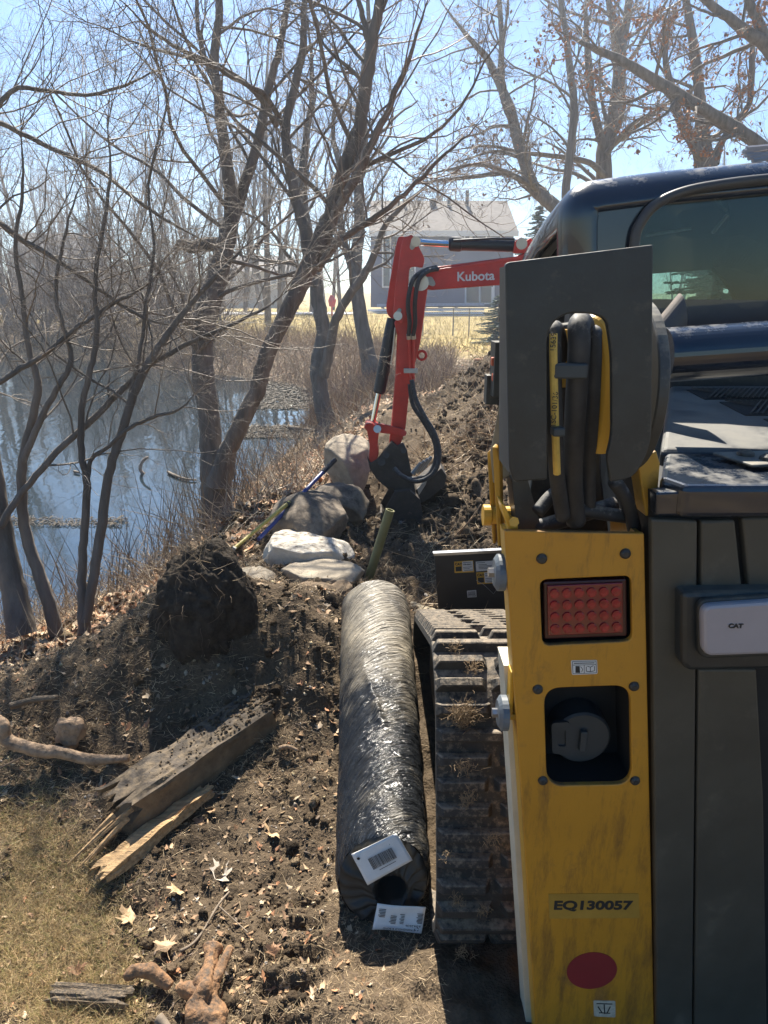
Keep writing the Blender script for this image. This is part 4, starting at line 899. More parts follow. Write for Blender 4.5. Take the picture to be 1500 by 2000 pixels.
limb('fork',[(zz(410,1930,.05),.018),(zz(428,1895,.055),.015),(zz(448,1852,.05),.010)],m_root,None,None,parent=rs,nz=.25,seed=8)
limb('fork',[(zz(400,1950,.04),.024),(zz(370,1940,.04),.020),(zz(348,1928,.03),.012)],m_root,None,None,parent=rs,nz=.25,seed=9)
limb('curved_root',[(zz(246,1908,.02),.010),(zz(268,1895,.035),.016),(zz(300,1902,.035),.017),(zz(334,1925,.02),.012)],m_root,'short curved brown root left of the knobbly root stump','root',seed=14,nz=.2)
m_twig=mat('dry_twig',(.20,.155,.11),.8,var=.4,vscale=40)
def stick(pts,r,label,m=m_twig,nm='stick'):
    return limb(nm,[(zz(a,b,.012+r),r*(1-.5*i/len(pts))) for i,(a,b) in enumerate(pts)],m,label,'stick',k=6,nz=.1)
stick([(352,1858),(385,1835),(425,1770),(448,1742)],.004,'thin dark stick running up from the big pale leaf')
stick([(425,1768),(450,1790),(485,1822)],.002,'hair thin twig branching off right of the dark stick')
stick([(310,1990),(330,2010),(345,2040)],.012,'stub of a stick left of the root stump at the bottom edge')
stick([(352,1512),(390,1504),(430,1490)],.005,'bent pale stick with a knob in front of the beam',m_peel)
stick([(545,1462),(562,1458),(582,1466)],.009,'small pale bark curl on the soil right of the beam',m_peel)
stick([(575,1165),(620,1180),(660,1200),(690,1202)],.005,'curving brown stick between the boulders and the roll')
stick([(700,1240),(700,1240.5)],.0001,'x') if 0 else None
stick([(890,1045),(915,1020),(940,985)],.006,'pale stick lying on the soil right of the digger bucket',m_peel)
stick([(20,1380),(60,1368),(112,1362)],.014,'dark stick on the left edge above the peeled branch',m_wood)
stick([(0,1500),(45,1478)],.004,'pale straight twig at the left edge below the peeled branch',m_peel)
# olive pipe standing in the soil
pp=empty('hollow_pipe',atz(718,1128,.12),'olive green hollow pipe stuck upright in the soil behind the roll','pipe')
a=at(714,1150,3.42); b=at(762,996,3.42); d=(b-a).normalized(); r_=.0245
m_ol=mat('olive_pipe',(.20,.19,.075),.5,var=.2,vscale=14)
u=d.orthogonal().normalized(); w_2=d.cross(u); V=[];k=24
for p,rr in((a,r_),(b,r_),(b,r_*.72),(b-d*.12,r_*.72)):
    for j in range(k): an=2*math.pi*j/k; V.append(p+(u*math.cos(an)+w_2*math.sin(an))*rr)
mk('tube',V,[(i*k+j,i*k+(j+1)%k,(i+1)*k+(j+1)%k,(i+1)*k+j) for i in range(3) for j in range(k)]+[tuple(range(3*k,4*k))],m_ol,pp)
# long blue/yellow pole
lp=empty('long_pole',at(560,990,4.0),'long pole with a blue grip end and yellow lower shaft leaning over the boulders','pole')
a=at(654,898,4.45); b=at(566,990,4.0); c=at(508,1050,3.7); e=at(448,1083,3.55)
G().cyl(a,a+(b-a)*.28,.017,12).mk('grip_end',mat('black_rubber_grip',(.03,.03,.035),.7),lp)
G().cyl(a+(b-a)*.26,b,.013,12).mk('blue_shaft',mat('blue_shaft',(.035,.055,.22),.4),lp)
G().cyl(b,c+(c-b)*.05,.012,12).mk('blue_shaft',bpy.data.materials['blue_shaft'],lp)
b2=b+Vector((-.005,-.02,.03)); c2=at(452,1076,3.55)
g=G(); g.tube([b2+(b2-c2)*.02,c2],[.012,.010],12); g.mk('yellow_shaft',mat('yellow_shaft',(.50,.40,.09),.5),lp)
G().cyl(b2+Vector((0,0,.0))-(b2-b)*.5,b2+(c2-b2)*.04,.021,12).mk('collar',M['blk'],lp)
G().box((c2+e)/2+Vector((0,0,-.01)),(.10,.02,.02),(e-c2).to_track_quat('X','Z').to_matrix()).mk('pole_tip',mat('pole_tip',(.4,.38,.33),.5),lp)
# black panel with stickers beyond the track
Yk=2.95
bx=empty('black_panel',(at(915,1190,Yk).x,Yk,.15),'black steel panel with yellow and white stickers standing beyond the rubber track','steel panel')
pbox([(848,1084),(1010,1076),(1010,1240),(860,1240)],Yk,.02,'panel',mat('panel_black',(.022,.022,.024),.45,var=.2,dust=(.1,.09,.08),dustamt=.1),bx,bevel=.003)
g=G(); g.prism([at(a,b,Yk-.004) for a,b in((846,1081),(1010,1073),(1010,1078),(848,1086))],(0,.03,0)); g.mk('top_edge',M['steel'],bx)
def st2(P,m): return stk('sticker',P,m,bx,Yk-.001,th=.0016)
def q4(P,s,t): return (P[0][0]+(P[1][0]-P[0][0])*s+(P[3][0]-P[0][0])*t,P[0][1]+(P[1][1]-P[0][1])*s+(P[3][1]-P[0][1])*t)
for P,kind in(([(887,1097),(924,1094.5),(926,1117.5),(888,1119)],1),([(929,1097),(965,1095),(967,1113),(930,1116)],0),([(930,1118),(967,1116),(969,1139),(932,1141)],1),([(912,1154),(930,1152.5),(931,1166),(913,1167)],2)):
    st=st2(P,M['orange'] if kind==1 else M['wht']); Yq=Yk-.0022
    sub=lambda s0,s1,t0,t1:[q4(P,s0,t0),q4(P,s1,t0),q4(P,s1,t1),q4(P,s0,t1)]
    if kind==1:
        stk('white_field',sub(.42,.98,.05,.92),M['wht'],st,Yq); stk('dark_square',sub(.06,.38,.46,.88),M['ink'],st,Yq)
        tx,ty=q4(P,.22,.26); text('marking','CAT',pxm(Yk,ty)*7,tmap(tx,ty,Yq-.0004),M['ink'],st,bold=.0008,th=.0002)
    g=G()
    rows={1:[(.46,.9,.14),(.46,.86,.34),(.46,.92,.56),(.46,.8,.7),(.5,.96,.84)],0:[(.06,.5,.14),(.14,.6,.34),(.14,.9,.48),(.14,.8,.62),(.14,.7,.76)],2:[(.1,.9,.2),(.1,.9,.35),(.1,.9,.5),(.1,.9,.62)]}[kind]
    for a_,b_,t_ in rows: x0_,y0_=q4(P,a_,t_); x1_,y1_=q4(P,b_,t_); ln(g,x0_,y0_,x1_,y1_,.0022,Yq-.0004)
    g.mk('print_lines',M['ink'],st)
    if kind==2: tx,ty=q4(P,.5,.82); text('number','20010009',pxm(Yk,ty)*4,tmap(tx,ty,Yq-.0004),M['ink'],st,th=.0002)
    if kind==1: tx,ty=q4(P,.68,.33); text('number','179-5072',pxm(Yk,ty)*4.6,tmap(tx,ty,Yq-.0008),M['ink'],st,th=.0002)
G().tube([at(930,1133,Yk-.01),at(945,1142,Yk-.02),at(964,1160,Yk-.03),at(975,1145,Yk-.01)],.0012,5).mk('wire',M['steel'],bx)
# ================= house beyond the lawn
Yh=50.
HS=empty('blue_house',at(880,612,Yh),'two storey blue house with a grey shingle roof seen behind the digger arm','house')
m_bl=mat('blue_siding',(.10,.115,.19),.7,var=.12,vscale=.6); m_ws=mat('white_trim',(.70,.71,.74),.6,var=.05); m_rf=mat('shingles',(.13,.11,.095),.9,var=.25,vscale=2.2,detail=10); m_wi=mat('window_pane',(.05,.06,.08),.1,spec=.8)
def hb(P,Y,dep,nm,m,par=HS): return G().prism([at(a,b,Y) for a,b in P],(0,dep,0)).mk(nm,m,par)
hb([(724,448),(1003,448),(1003,600),(724,600)],Yh,9,'wall',m_bl)
rd=at(750,392,Yh+4.5).z; ev=at(750,452,Yh-.6).z; xl=at(756,450,Yh).x-1.2; xr=at(1006,450,Yh).x+.1
rdx=at(750,392,Yh+4.5)
G().prism([(xl,Yh-.7,ev),(xl,Yh+4.5,rd),(xl,Yh+9.6,ev),(xl,Yh+9.6,ev-.25),(xl,Yh+4.5,rd-.28),(xl,Yh-.7,ev-.25)],(xr-xl,0,0)).mk('roof',m_rf,HS)
G().prism([(xl-.02,Yh-.78,ev-.32),(xr+.02,Yh-.78,ev-.32),(xr+.02,Yh-.78,ev+.04),(xl-.02,Yh-.78,ev+.04)],(0,.07,0)).mk('eaves_board',m_ws,HS)
xg=at(995,450,Yh).x
G().prism([(xr-.35,Yh+.02,ev),(xr-.35,Yh+4.5,rd-.3),(xr-.35,Yh+8.9,ev)],(.2,0,0)).mk('gable',m_bl,HS)
for x,y0_,y1_ in((790,398,385),(846,396,388),(877,398,384),(912,400,372)):
    a=at(x,y0_,Yh+3.6); G().cyl(a-Vector((0,0,.4)),Vector((a.x,a.y,at(x,y1_,Yh+3.6).z)),.13 if x!=846 else .25,8).mk('roof_vent',M['blk'],HS)
def win(x0,x1,y0,y1,mull=True,nm='window'):
    f=hb([(x0,y0),(x1,y0),(x1,y1),(x0,y1)],Yh-.12,.13,nm,m_ws); w=(x1-x0)
    if mull:
        hb([(x0+3,y0+3),((x0+x1)/2-1.5,y0+3),((x0+x1)/2-1.5,y1-3),(x0+3,y1-3)],Yh-.15,.04,'pane',m_wi,f); hb([((x0+x1)/2+1.5,y0+3),(x1-3,y0+3),(x1-3,y1-3),((x0+x1)/2+1.5,y1-3)],Yh-.15,.04,'pane',m_wi,f)
    else: hb([(x0+3,y0+3),(x1-3,y0+3),(x1-3,y1-3),(x0+3,y1-3)],Yh-.15,.04,'pane',m_wi,f)
win(895,920,453,482); win(920,980,453,482); win(746,764,458,562,False); win(778,812,470,560); win(908,966,552,594,nm='patio_door')
hb([(960,560),(966,560),(966,600),(960,600)],Yh-.3,.2,'downpipe',m_ws)
hb([(736,594),(946,592),(946,597),(736,599)],Yh-3.2,3.0,'deck',mat('deck_blue',(.22,.28,.42),.7))
for i in range(3): hb([(718,604+i*6.5),(946,602+i*6.5),(946,606.5+i*6.5),(718,608.5+i*6.5)],Yh-3.5-.3*i,.3,'deck_step',m_ws)
# other houses further off, left
def small_house(x0,x1,yr,ye,yb,Y,wall,roof,label):
    h=empty('far_house',at((x0+x1)/2,yb,Y),label,'house')
    G().prism([at(a,b,Y) for a,b in((x0,ye),(x1,ye),(x1,yb+6),(x0,yb+6))],(0,8,0)).mk('wall',wall,h)
    e=at(750,ye,Y).z; r_=at(750,yr,Y+4).z; a=at(x0-6,ye,Y).x; b=at(x1+6,ye,Y).x
    G().prism([(a,Y-.4,e),(a,Y+4,r_),(a,Y+8.4,e),(a,Y+4,r_-.3)],(b-a,0,0)).mk('roof',roof,h)
    for i in range(3):
        x=x0+(x1-x0)*(.15+.3*i); f=G().prism([at(u,v,Y-.08) for u,v in((x,ye+8),(x+14,ye+8),(x+14,ye+26),(x,ye+26))],(0,.1,0)).mk('window',m_ws,h); G().prism([at(u,v,Y-.12) for u,v in((x+2,ye+10),(x+12,ye+10),(x+12,ye+24),(x+2,ye+24))],(0,.05,0)).mk('pane',m_wi,f)
m_gs=mat('grey_siding',(.30,.31,.33),.8,var=.1,vscale=.5)
small_house(20,150,455,500,600,75,m_gs,m_rf,'long grey house glimpsed through the trees at far left')
small_house(430,560,500,530,598,80,mat('beige_siding',(.42,.38,.32),.8,var=.1,vscale=.5),m_rf,'beige house half hidden by trees left of the blue one')
# road strip beyond the lawn
rd_=[atz(-900,627,.45),atz(330,618,.5),atz(700,618,.55),atz(700,611,.8),atz(330,611,.8),atz(-900,612,.7)]
def ztop(p): return Vector((p.x,p.y,gz(p.x,p.y)))
# strip follows the terrain
Vr=[];Fr=[]
n=60
for i in range(n+1):
    x=-48+i*.78
    for y in(44.+.03*x,47.5+.03*x): Vr.append((x,y,gz(x,y)+.05))
Fr=[(2*i,2*i+2,2*i+3,2*i+1) for i in range(n)]
o=mk('road',Vr,Fr,mat('pale_asphalt',(.50,.48,.45),.9,var=.1),recentre=False); tag(o,kind='structure')
# chain link fence
FN=empty('chain_link_fence',at(885,668,31),'chain link fence with thin metal posts along the lawn edge behind the digger','fence')
m_fn=mat('galvanised',(.28,.28,.27),.5,metal=.4)
fx=[at(x,640,31).x for x in(768,826,885,916,978,1040,1110,1200)]
for x in fx: G().cyl((x,31,gz(x,31)-.1),(x,31,gz(x,31)+1.2),.028,8).mk('post',m_fn,FN)
zf=gz(fx[2],31); G().cyl((fx[0],31,zf+1.17),(fx[-1],31,zf+1.17),.02,6).mk('top_rail',m_fn,FN)
L_=[]
x=fx[0]
while x<fx[-1]-1.1:
    L_.append(([(x,31,zf+.02),(x+1.1,31,zf+1.15)],[.004,.004])); L_.append(([(x+1.1,31,zf+.02),(x,31,zf+1.15)],[.004,.004])); x+=.11
v,f=lines_mesh(L_); mk('wire_mesh',v,f,m_fn,FN)
# red-brown stump, small red thing far left of the house
sp=at(940,668,16); o=limb('tree_stump',[(Vector((sp.x,16,gz(sp.x,16)-.1)),.17),(Vector((sp.x,16,gz(sp.x,16)+.25)),.15),(Vector((sp.x+.01,16,gz(sp.x,16)+.5)),.14)],mat('rusty_stump',(.30,.12,.06),.9,var=.4,vscale=9),'short reddish cut stump on the bank behind the soil mound','stump')
mp_=at(648,592,42); g=G(); g.tube([Vector((mp_.x,42,mp_.z-.9)),Vector((mp_.x,42,mp_.z+.3))],.05,6); g.tube([Vector((mp_.x,42,mp_.z-.2)),Vector((mp_.x+.03,42,mp_.z+.15)),Vector((mp_.x,42,mp_.z+.45))],[.16,.24,.08],8)
o=g.mk('red_marker',mat('faded_red',(.55,.05,.07),.7)); tag(o,'small bright red marker on the lawn left of the house','marker')
# pond debris
def debris(px0,px1,py0,py1,n,label):
    L_=[]
    for _ in range(n):
        p=atz(rng.uniform(px0,px1),rng.uniform(py0,py1),ZW+.01); 
        if sdist(p.x,p.y)>.3: continue
        an=rng.uniform(0,3.14); l=rng.uniform(.02,.12)*p.y*.12; d=np.array([math.cos(an),math.sin(an),rng.uniform(-.1,.25)])*l
        q=np.array(p); L_.append(([q,q+d*.5+[0,0,.01],q+d],[.004*p.y*.15]*3))
    v,f=lines_mesh(L_); o=mk('floating_debris',v,f,mat('soggy_debris',(.12,.10,.075),.8,var=.6,vscale=20)); tag(o,label,'floating debris',kind='stuff')
debris(20,250,1012,1028,260,'thin mat of floating twigs and leaves on the near left water')
debris(500,625,745,800,1100,'mat of dead reeds floating in the narrow arm of the pond')
debris(470,620,832,856,700,'strip of floating leaf litter near the right bank of the pond')
def fl(P,r,label,nm='floating_branch'): return limb(nm,[(atz(a,b,ZW+.02),r*(1-.5*i/len(P))) for i,(a,b) in enumerate(P)],m_twig,label,'branch',k=6)
fl([(328,922),(345,930),(365,936),(383,937)],.02,'thin broken branch floating in the middle of the pond'); 
fl([(145,921),(155,923)],.02,'tiny stick floating left in the pond')
fl([(565,838),(590,840),(618,843)],.07,'dark log floating beside the leaf strip','floating_log')
wp_=atz(284,925,ZW); g=G(); g.tube(spl([wp_+Vector((.02,0,-.05)),wp_+Vector((-.06,0,.05)),wp_+Vector((-.02,0,.16)),wp_+Vector((.06,0,.22))],6),[.022]*10+[.018]*6+[.015,.012,.006],8); o=g.mk('driftwood',mat('pale_bark',(.35,.27,.2),.8,var=.5,vscale=20),smooth=True); tag(o,'curved piece of pale driftwood poking out of the pond','driftwood')
# ================= bare trees
def tr(rg,p,d,L,r,lev,P,out):
    """p start, d dir, recursive"""
    if p[2]>P.get('zcap',99): return
    n=P['n'][lev]; pts=[p]; rr=[r]; dd=d; st=L/n
    for i in range(n):
        dd=dd+rg.normal(size=3)*P['w'][lev]+np.array([0,0,P['up'][lev]]); dd=dd/math.sqrt(dd@dd); pts.append(pts[-1]+dd*st); rr.append(max(r*(1-(1-P['end'])*(i+1)/n),P['rmin']*.8))
    out[0 if r>P['thick'] else 1].append((pts,rr))
    if lev+1<len(P['n']):
        k=P['k'][lev]; k=int(k*rg.uniform(.7,1.3)+.5)
        for j in range(k):
            t=rg.uniform(P['t0'][lev],1)*n; i=min(int(t),n-1); f=t-i; q=pts[i]*(1-f)+pts[i+1]*f; ax=pts[i+1]-pts[i]; ax=ax/math.sqrt(ax@ax)
            s=rg.normal(size=3); s-=ax*(s@ax); s/=math.sqrt(s@s)+1e-9
            a=rg.uniform(*P['ang'][lev]); nd=ax*math.cos(a)+s*math.sin(a)
            rc=max(min(rr[i]*P['rr'],r*.7)*rg.uniform(.7,1),P['rmin'])
            tr(rg,q,nd,L*P['lr'][lev]*rg.uniform(.6,1.2)*(1.15-.5*t/n),rc,lev+1,P,out)
m_bark=mat('tree_bark',(.17,.145,.12),.85,var=.45,vscale=9,bump=1,bscale=45,stretch=(1,1,.16),detail=8,spec=.3)
m_bark2=mat('twig_bark',(.22,.18,.14),.65,var=.4,vscale=6,spec=.4)
m_barkd=mat('far_bark',(.16,.135,.11),.8,var=.3,vscale=2,spec=.4)
m_barkf=mat('far_twigs',(.19,.145,.115),.7,var=.25,vscale=1.5,spec=.4)
ksz=lambda r:10 if r>.05 else (7 if r>.018 else (5 if r>.008 else 3))
def leafmesh(pts,size,rg,name,m,parent,hang=True):
    pts=np.array(pts); n=len(pts); d=rg.normal(size=(n,3)); 
    if hang: d[:,2]-=1.0
    d/=np.linalg.norm(d,axis=1,keepdims=True); s=rg.normal(size=(n,3)); s-=d*(s*d).sum(1,keepdims=True); s/=np.linalg.norm(s,axis=1,keepdims=True); nn=np.cross(d,s); sz=size*rg.uniform(.6,1.3,size=(n,1))
    V=np.stack([pts,pts+d*sz*.45+s*sz*.32+nn*sz*.1,pts+d*sz+nn*sz*.25*rg.normal(size=(n,1)),pts+d*sz*.45-s*sz*.32+nn*sz*.1],1).reshape(-1,3)
    i=np.arange(n)[:,None]*4; Fc=np.concatenate([i+np.array([[0,1,2]]),i+np.array([[0,2,3]])],0)
    col=np.repeat(rg.uniform(.6,1.3,size=(n,1)),4,0)*np.ones((1,3))
    return mk(name,V,Fc,m,parent,attr=col)
def build_tree(name,label,base,out,parentinfo,group=None,leaves=None,cat='tree',mats=None,seed=1):
    t=empty(name,base,label,cat,group); mt=mats or (m_bark,m_bark2)
    if out[0]:
        v,f=lines_mesh(out[0],ksz); mk('trunk',v,f,mt[0],t,smooth=True)
    if out[1]:
        v,f=lines_mesh(out[1],lambda r:4 if r>.01 else 3); mk('crown',v,f,mt[1],t)
    if leaves:
        frac,size,m=leaves; rg=np.random.default_rng(seed); pp=[]
        for pts,rr in out[1]:
            for q in pts[1:]:
                if rg.random()<frac: pp.append(q)
        if pp: leafmesh(pp,size,rg,'dead_leaves',m,t)
    return t
def px_tree(name,label,stems,Y,seed,P,limbs=.8,leaves=None,group=None,mats=None,ymin=None,lmax=2.4,extra=None,bare_below=None):
    """stems: list of (points [(px,py,wpx)], Y0,Y1, start fraction for side limbs, number of limbs)"""
    rg=np.random.default_rng(seed); out=([],[])
    if Y<8: P=dict(P,zcap=1.6+.36*Y+.1)
    for S in stems:
        pts,Y0,Y1,f0,nl=S[:5]; lm=S[5] if len(S)>5 else lmax
        n=len(pts); W=[]
        for i,(a,b,w) in enumerate(pts):
            yy=Y0+(Y1-Y0)*i/(n-1); q=at(a,b,yy); W.append((q,w*pxm(yy,b)/2*(.88 if Y<8 else .92)))
        if S is stems[0] and W[0][0].z>gz(W[0][0].x,W[0][0].y)+.3:
            b0=W[0][0]; W.insert(0,(Vector((b0.x+.05,b0.y,gz(b0.x,b0.y)-.2)),W[0][1]*1.25)); n+=1
        Q=spl([w[0] for w in W],5); rr=np.interp(np.linspace(0,n-1,len(Q)),range(n),[w[1] for w in W])
        Q=[np.array(q) for q in Q]
        wob=rg.normal(size=(len(Q),3))*.004*min(1.5,Y/6); Q=[q+w for q,w in zip(Q,wob)]
        if pts[-1][1]>-30:
            rr[-6:]*=np.linspace(.9,.35,6)
            if Y<8:
                for j in range(4):
                    ax=Q[-1]-Q[-3]; ax/=np.linalg.norm(ax); tr(rg,Q[-1-j//2],ax+rg.normal(size=3)*.35,lm*rg.uniform(.35,.7),max(rr[-1],.003),1,P,out)
        out[0].append((Q,list(rr)))
        for j in range(int(nl*limbs)):
            t=(f0+(1-f0)*((j+rg.random())/max(nl*limbs,1)))*(len(Q)-1); i=min(int(t),len(Q)-2); q=Q[i]+(Q[i+1]-Q[i])*(t-i); ax=Q[i+1]-Q[i]; ax/=np.linalg.norm(ax)
            s=rg.normal(size=3); s[1]*=.8; s-=ax*(s@ax); s/=np.linalg.norm(s); a=rg.uniform(.6,1.25); nd=ax*math.cos(a)+s*math.sin(a)
            tr(rg,q,nd,lm*rg.uniform(.4,1.1)*(1.1-.5*t/len(Q)),max(min(rr[i]*.36,.020*Y/6),.004),0,P,out)
    b=stems[0][0][0]; base=at(b[0],b[1],stems[0][1])
    return build_tree(name,label,base,out,None,group,leaves,mats=mats,seed=seed)
PN=dict(n=(9,7,5,4),w=(.16,.20,.24,.28),up=(.03,.03,.02,.0),k=(6,5,4),t0=(.1,.1,.1),ang=((.5,1.1),(.5,1.1),(.5,1.1)),lr=(.55,.5,.5),rr=.62,end=.3,rmin=.0008,thick=.010)
PM=dict(PN,k=(6,5,3))
# big double trunk on the bank
px_tree('bank_tree','big double trunked bare tree on the bank, its right stem leaning over the boulders',[
 ([(432,1030,84),(425,985,70),(420,930,64),(412,870,48),(407,800,46),(398,740,50),(396,680,46),(404,610,52),(424,545,48),(440,480,42),(452,410,33),(444,320,27),(430,220,23),(420,120,20),(427,40,18),(432,-60,14)],5.9,6.6,.35,16,2.6),
 ([(450,440,30),(478,360,24),(500,290,22),(516,215,20),(532,145,17),(556,50,14),(570,-80,11)],6.4,7,.15,9,2.2),
 ([(432,480,34),(400,478,30),(372,484,26),(352,476,20),(340,500,10)],6.4,6.2,.5,2,.8),
 ([(418,160,14),(400,110,12),(388,60,10),(383,-40,8)],6.5,6.8,.2,4,1.5),
 ([(428,950,60),(446,880,40),(472,825,38),(500,765,37),(520,700,36),(545,640,36),(575,580,38),(600,530,42),(622,480,42),(645,420,36),(672,340,32),(700,250,30),(715,170,29),(728,80,25),(742,0,22),(748,-70,18)],5.9,5.9,.55,13,2.4),
 ([(606,520,34),(596,450,28),(578,390,25),(565,320,23),(558,250,20),(578,160,18),(592,90,17),(594,20,14),(600,-80,11)],5.9,6.5,.1,9,2.2),
 ([(632,480,26),(664,400,22),(700,340,20),(730,270,17),(765,200,14),(800,110,11),(835,0,8)],5.9,5.4,.1,9,2.2),
 ([(725,100,16),(712,50,14),(700,0,11),(680,-80,8)],5.9,6,.1,4,1.6),
 ([(620,525,20),(655,478,15),(700,445,14),(750,412,12),(800,370,10),(870,300,8),(940,240,5)],5.9,5.2,.1,12,1.3),
 ([(540,245,14),(500,180,12),(430,132,11),(350,95,9),(285,50,7),(225,-10,5)],6.5,5.2,.1,11,1.5),
 ([(555,250,12),(520,190,13),(470,160,10),(390,120,8),(280,90,6),(150,30,4)],6.4,5.0,.2,9,1.3)],6,101,PN)
# many stemmed tree on the left bank
px_tree('bank_tree','slim forked bare tree on the left bank, one long stem sweeping up right',[
 ([(163,1262,30),(163,1190,27),(160,1120,20),(166,1040,18),(170,950,17),(160,880,15),(160,800,14),(178,720,13),(190,640,12),(185,560,10),(200,460,9),(215,350,7),(210,240,5)],3.3,3.6,.45,10,1.2),
 ([(166,1215,22),(184,1120,22),(200,1020,22),(212,930,20),(236,850,20),(262,770,19),(296,700,17),(335,640,15),(380,585,12),(440,520,10),(490,470,7)],3.3,3.7,.45,12,1.2),
 ([(172,950,12),(178,900,10),(215,870,9),(255,835,9),(310,812,8),(350,800,6),(380,770,4)],3.4,3.5,.3,6,.6),
 ([(236,850,10),(270,700,9),(285,600,8),(300,480,7),(290,360,6),(320,230,5),(345,120,4)],3.5,3.9,.2,8,1.2)],3.4,102,dict(PM,rmin=.0007,thick=.006),lmax=1.2)
px_tree('bank_tree','curving bare tree second from the left edge, leaning left then bending back over the water',[
 ([(118,1262,34),(95,1180,30),(72,1110,27),(52,1050,25),(43,980,22),(44,900,20),(58,840,18),(75,760,17),(55,680,13),(45,590,11),(30,480,9),(45,360,7),(40,240,5)],3.35,3.6,.5,10,1.2),
 ([(44,900,16),(90,800,14),(120,745,13),(140,700,11),(120,625,9),(110,560,8),(130,450,7),(160,350,5)],3.4,3.6,.3,7,1.1),
 ([(0,1030,17),(45,960,15),(110,885,15),(170,830,15),(230,770,14),(290,715,13),(360,675,11),(440,640,9),(520,600,6),(560,570,4)],3.3,3.9,.15,14,1.0),
 ([(-20,760,12),(40,720,13),(90,690,11),(150,640,10),(210,600,9),(280,560,7),(340,520,5)],3.3,3.7,.1,12,1.0)],3.4,103,dict(PM,rmin=.0007,thick=.006),lmax=1.2)
px_tree('bank_tree','stout rough barked tree at the left edge standing at the waterline',[
 ([(42,1240,66),(30,1170,54),(12,1080,46),(-5,980,42),(-20,880,40),(-40,740,36),(-70,560,30),(-80,380,22)],3.25,3.7,.5,6,1.5),
 ([(-60,480,14),(-20,430,13),(50,470,12),(130,520,11),(200,570,10),(280,620,8),(350,640,5)],3.7,3.6,.1,14,1.0),
 ([(-60,220,14),(0,240,12),(100,290,11),(190,332,10),(280,400,9),(340,440,7),(420,480,4)],3.9,4.4,.1,14,1.2),
 ([(-60,300,12),(20,180,11),(100,180,9),(180,185,8),(260,160,6),(340,120,4)],3.9,4.3,.1,12,1.2)],3.4,104,dict(PM,rmin=.0007,thick=.006),lmax=1.2)
# twisted tree behind the digger link, then the one by the fence
px_tree('bank_tree','twisted bare tree forking low at the end of the pond arm',[
 ([(644,846,44),(634,805,40),(626,765,34),(622,730,36),(624,700,36),(632,650,32),(622,590,30),(612,520,26),(600,450,22),(590,360,18),(600,260,14),(610,150,11),(600,30,8)],11.5,12.5,.5,12,3.2),
 ([(632,735,24),(644,680,22),(656,625,20),(680,580,19),(708,540,18),(735,490,15),(752,440,12),(800,390,9),(860,340,6)],11.5,10.8,.4,10,2.2)],11.5,105,dict(PM,rmin=.003,thick=.02),lmax=3)
px_tree('bank_tree','straight bare tree left of the digger arm with a flared base on the far bank',[
 ([(728,735,50),(720,700,36),(710,650,32),(700,590,30),(695,520,27),(702,440,24),(700,360,20),(712,270,17),(705,180,14),(720,60,10),(715,-60,7)],16.5,17.5,.4,15,4),
 ([(698,560,16),(680,500,15),(664,430,14),(668,350,12),(650,260,10),(660,150,7)],16.6,17.5,.3,9,3)],17,106,dict(PM,rmin=.004,thick=.03),lmax=4)
m_leaf=mat('dead_oak_leaves',(.42,.17,.06),.8,var=.3,attr='Col')
m_leaf2=mat('dry_leaves',(.30,.14,.075),.8,var=.3,attr='Col')
PR=dict(PM,rmin=.0035,thick=.03,k=(6,5,4)); 
px_tree('maple_tree','tall bare tree rising behind the cab roof left corner, with two close upright stems',[
 ([(1178,560,40),(1180,420,38),(1180,352,34),(1180,288,31),(1196,240,29),(1209,160,28),(1207,107,24),(1199,43,22),(1182,-20,18)],26,27,.25,16,4.5),
 ([(1209,150,18),(1216,90,18),(1225,32,17),(1235,-60,13)],26.3,27,.1,5,3.5),
 ([(1182,310,20),(1177,283,18),(1159,213,17),(1148,107,16),(1143,0,13)],26.3,26,.2,9,4),
 ([(1182,345,15),(1150,318,12),(1085,305,10),(1020,298,8),(950,285,6),(880,295,4)],26,25,.1,9,2.5),
 ([(1185,300,12),(1215,262,10),(1250,232,8),(1290,212,6)],26,25,.1,6,2)],26,107,PR,leaves=(.02,.13,m_leaf2),lmax=4.5)
px_tree('maple_tree','bare tree leaning left over the blue house roof beside the spruce',[
 ([(1150,560,34),(1120,470,32),(1089,411,30),(1060,385,27),(1041,363,26),(1020,304,24),(1005,250,23),(993,203,20),(956,123,15),(930,90,12),(903,59,9),(860,0,6)],24,25,.25,15,4.5),
 ([(1108,410,19),(1105,373,18),(1113,299,17),(1121,213,16),(1113,133,15),(1106,70,13),(1095,0,11),(1085,-90,8)],24.5,25,.2,12,4),
 ([(1000,240,14),(978,170,13),(980,80,12),(975,0,10),(970,-80,7)],24.5,25,.1,9,4),
 ([(1040,365,12),(990,340,10),(930,345,9),(860,352,7),(790,362,5)],24.5,23,.1,10,2.5),
 ([(1085,404,10),(1060,380,10),(1010,345,9),(940,322,8),(880,330,6),(800,352,4)],24.5,23,.1,10,2.5)],24,108,PR,leaves=(.02,.12,m_leaf2),lmax=4.5)
px_tree('oak_tree','oak holding brown dead leaves, rising behind the middle of the cab roof',[
 ([(1390,520,50),(1382,400,48),(1377,320,46),(1372,290,38),(1369,213,22),(1361,139,20),(1351,64,18),(1340,0,15),(1330,-90,10)],22,22.5,.35,13,3.2),
 ([(1376,310,26),(1361,293,22),(1329,235,18),(1313,181,16),(1300,110,12),(1310,30,9)],22,21.5,.2,9,3),
 ([(1395,320,22),(1408,280,14),(1431,245,13),(1463,203,12),(1468,149,13),(1470,95,12),(1482,20,10)],22,22,.3,9,2.5)],22,109,dict(PR,rmin=.005),leaves=(.07,.11,m_leaf),lmax=3.2)
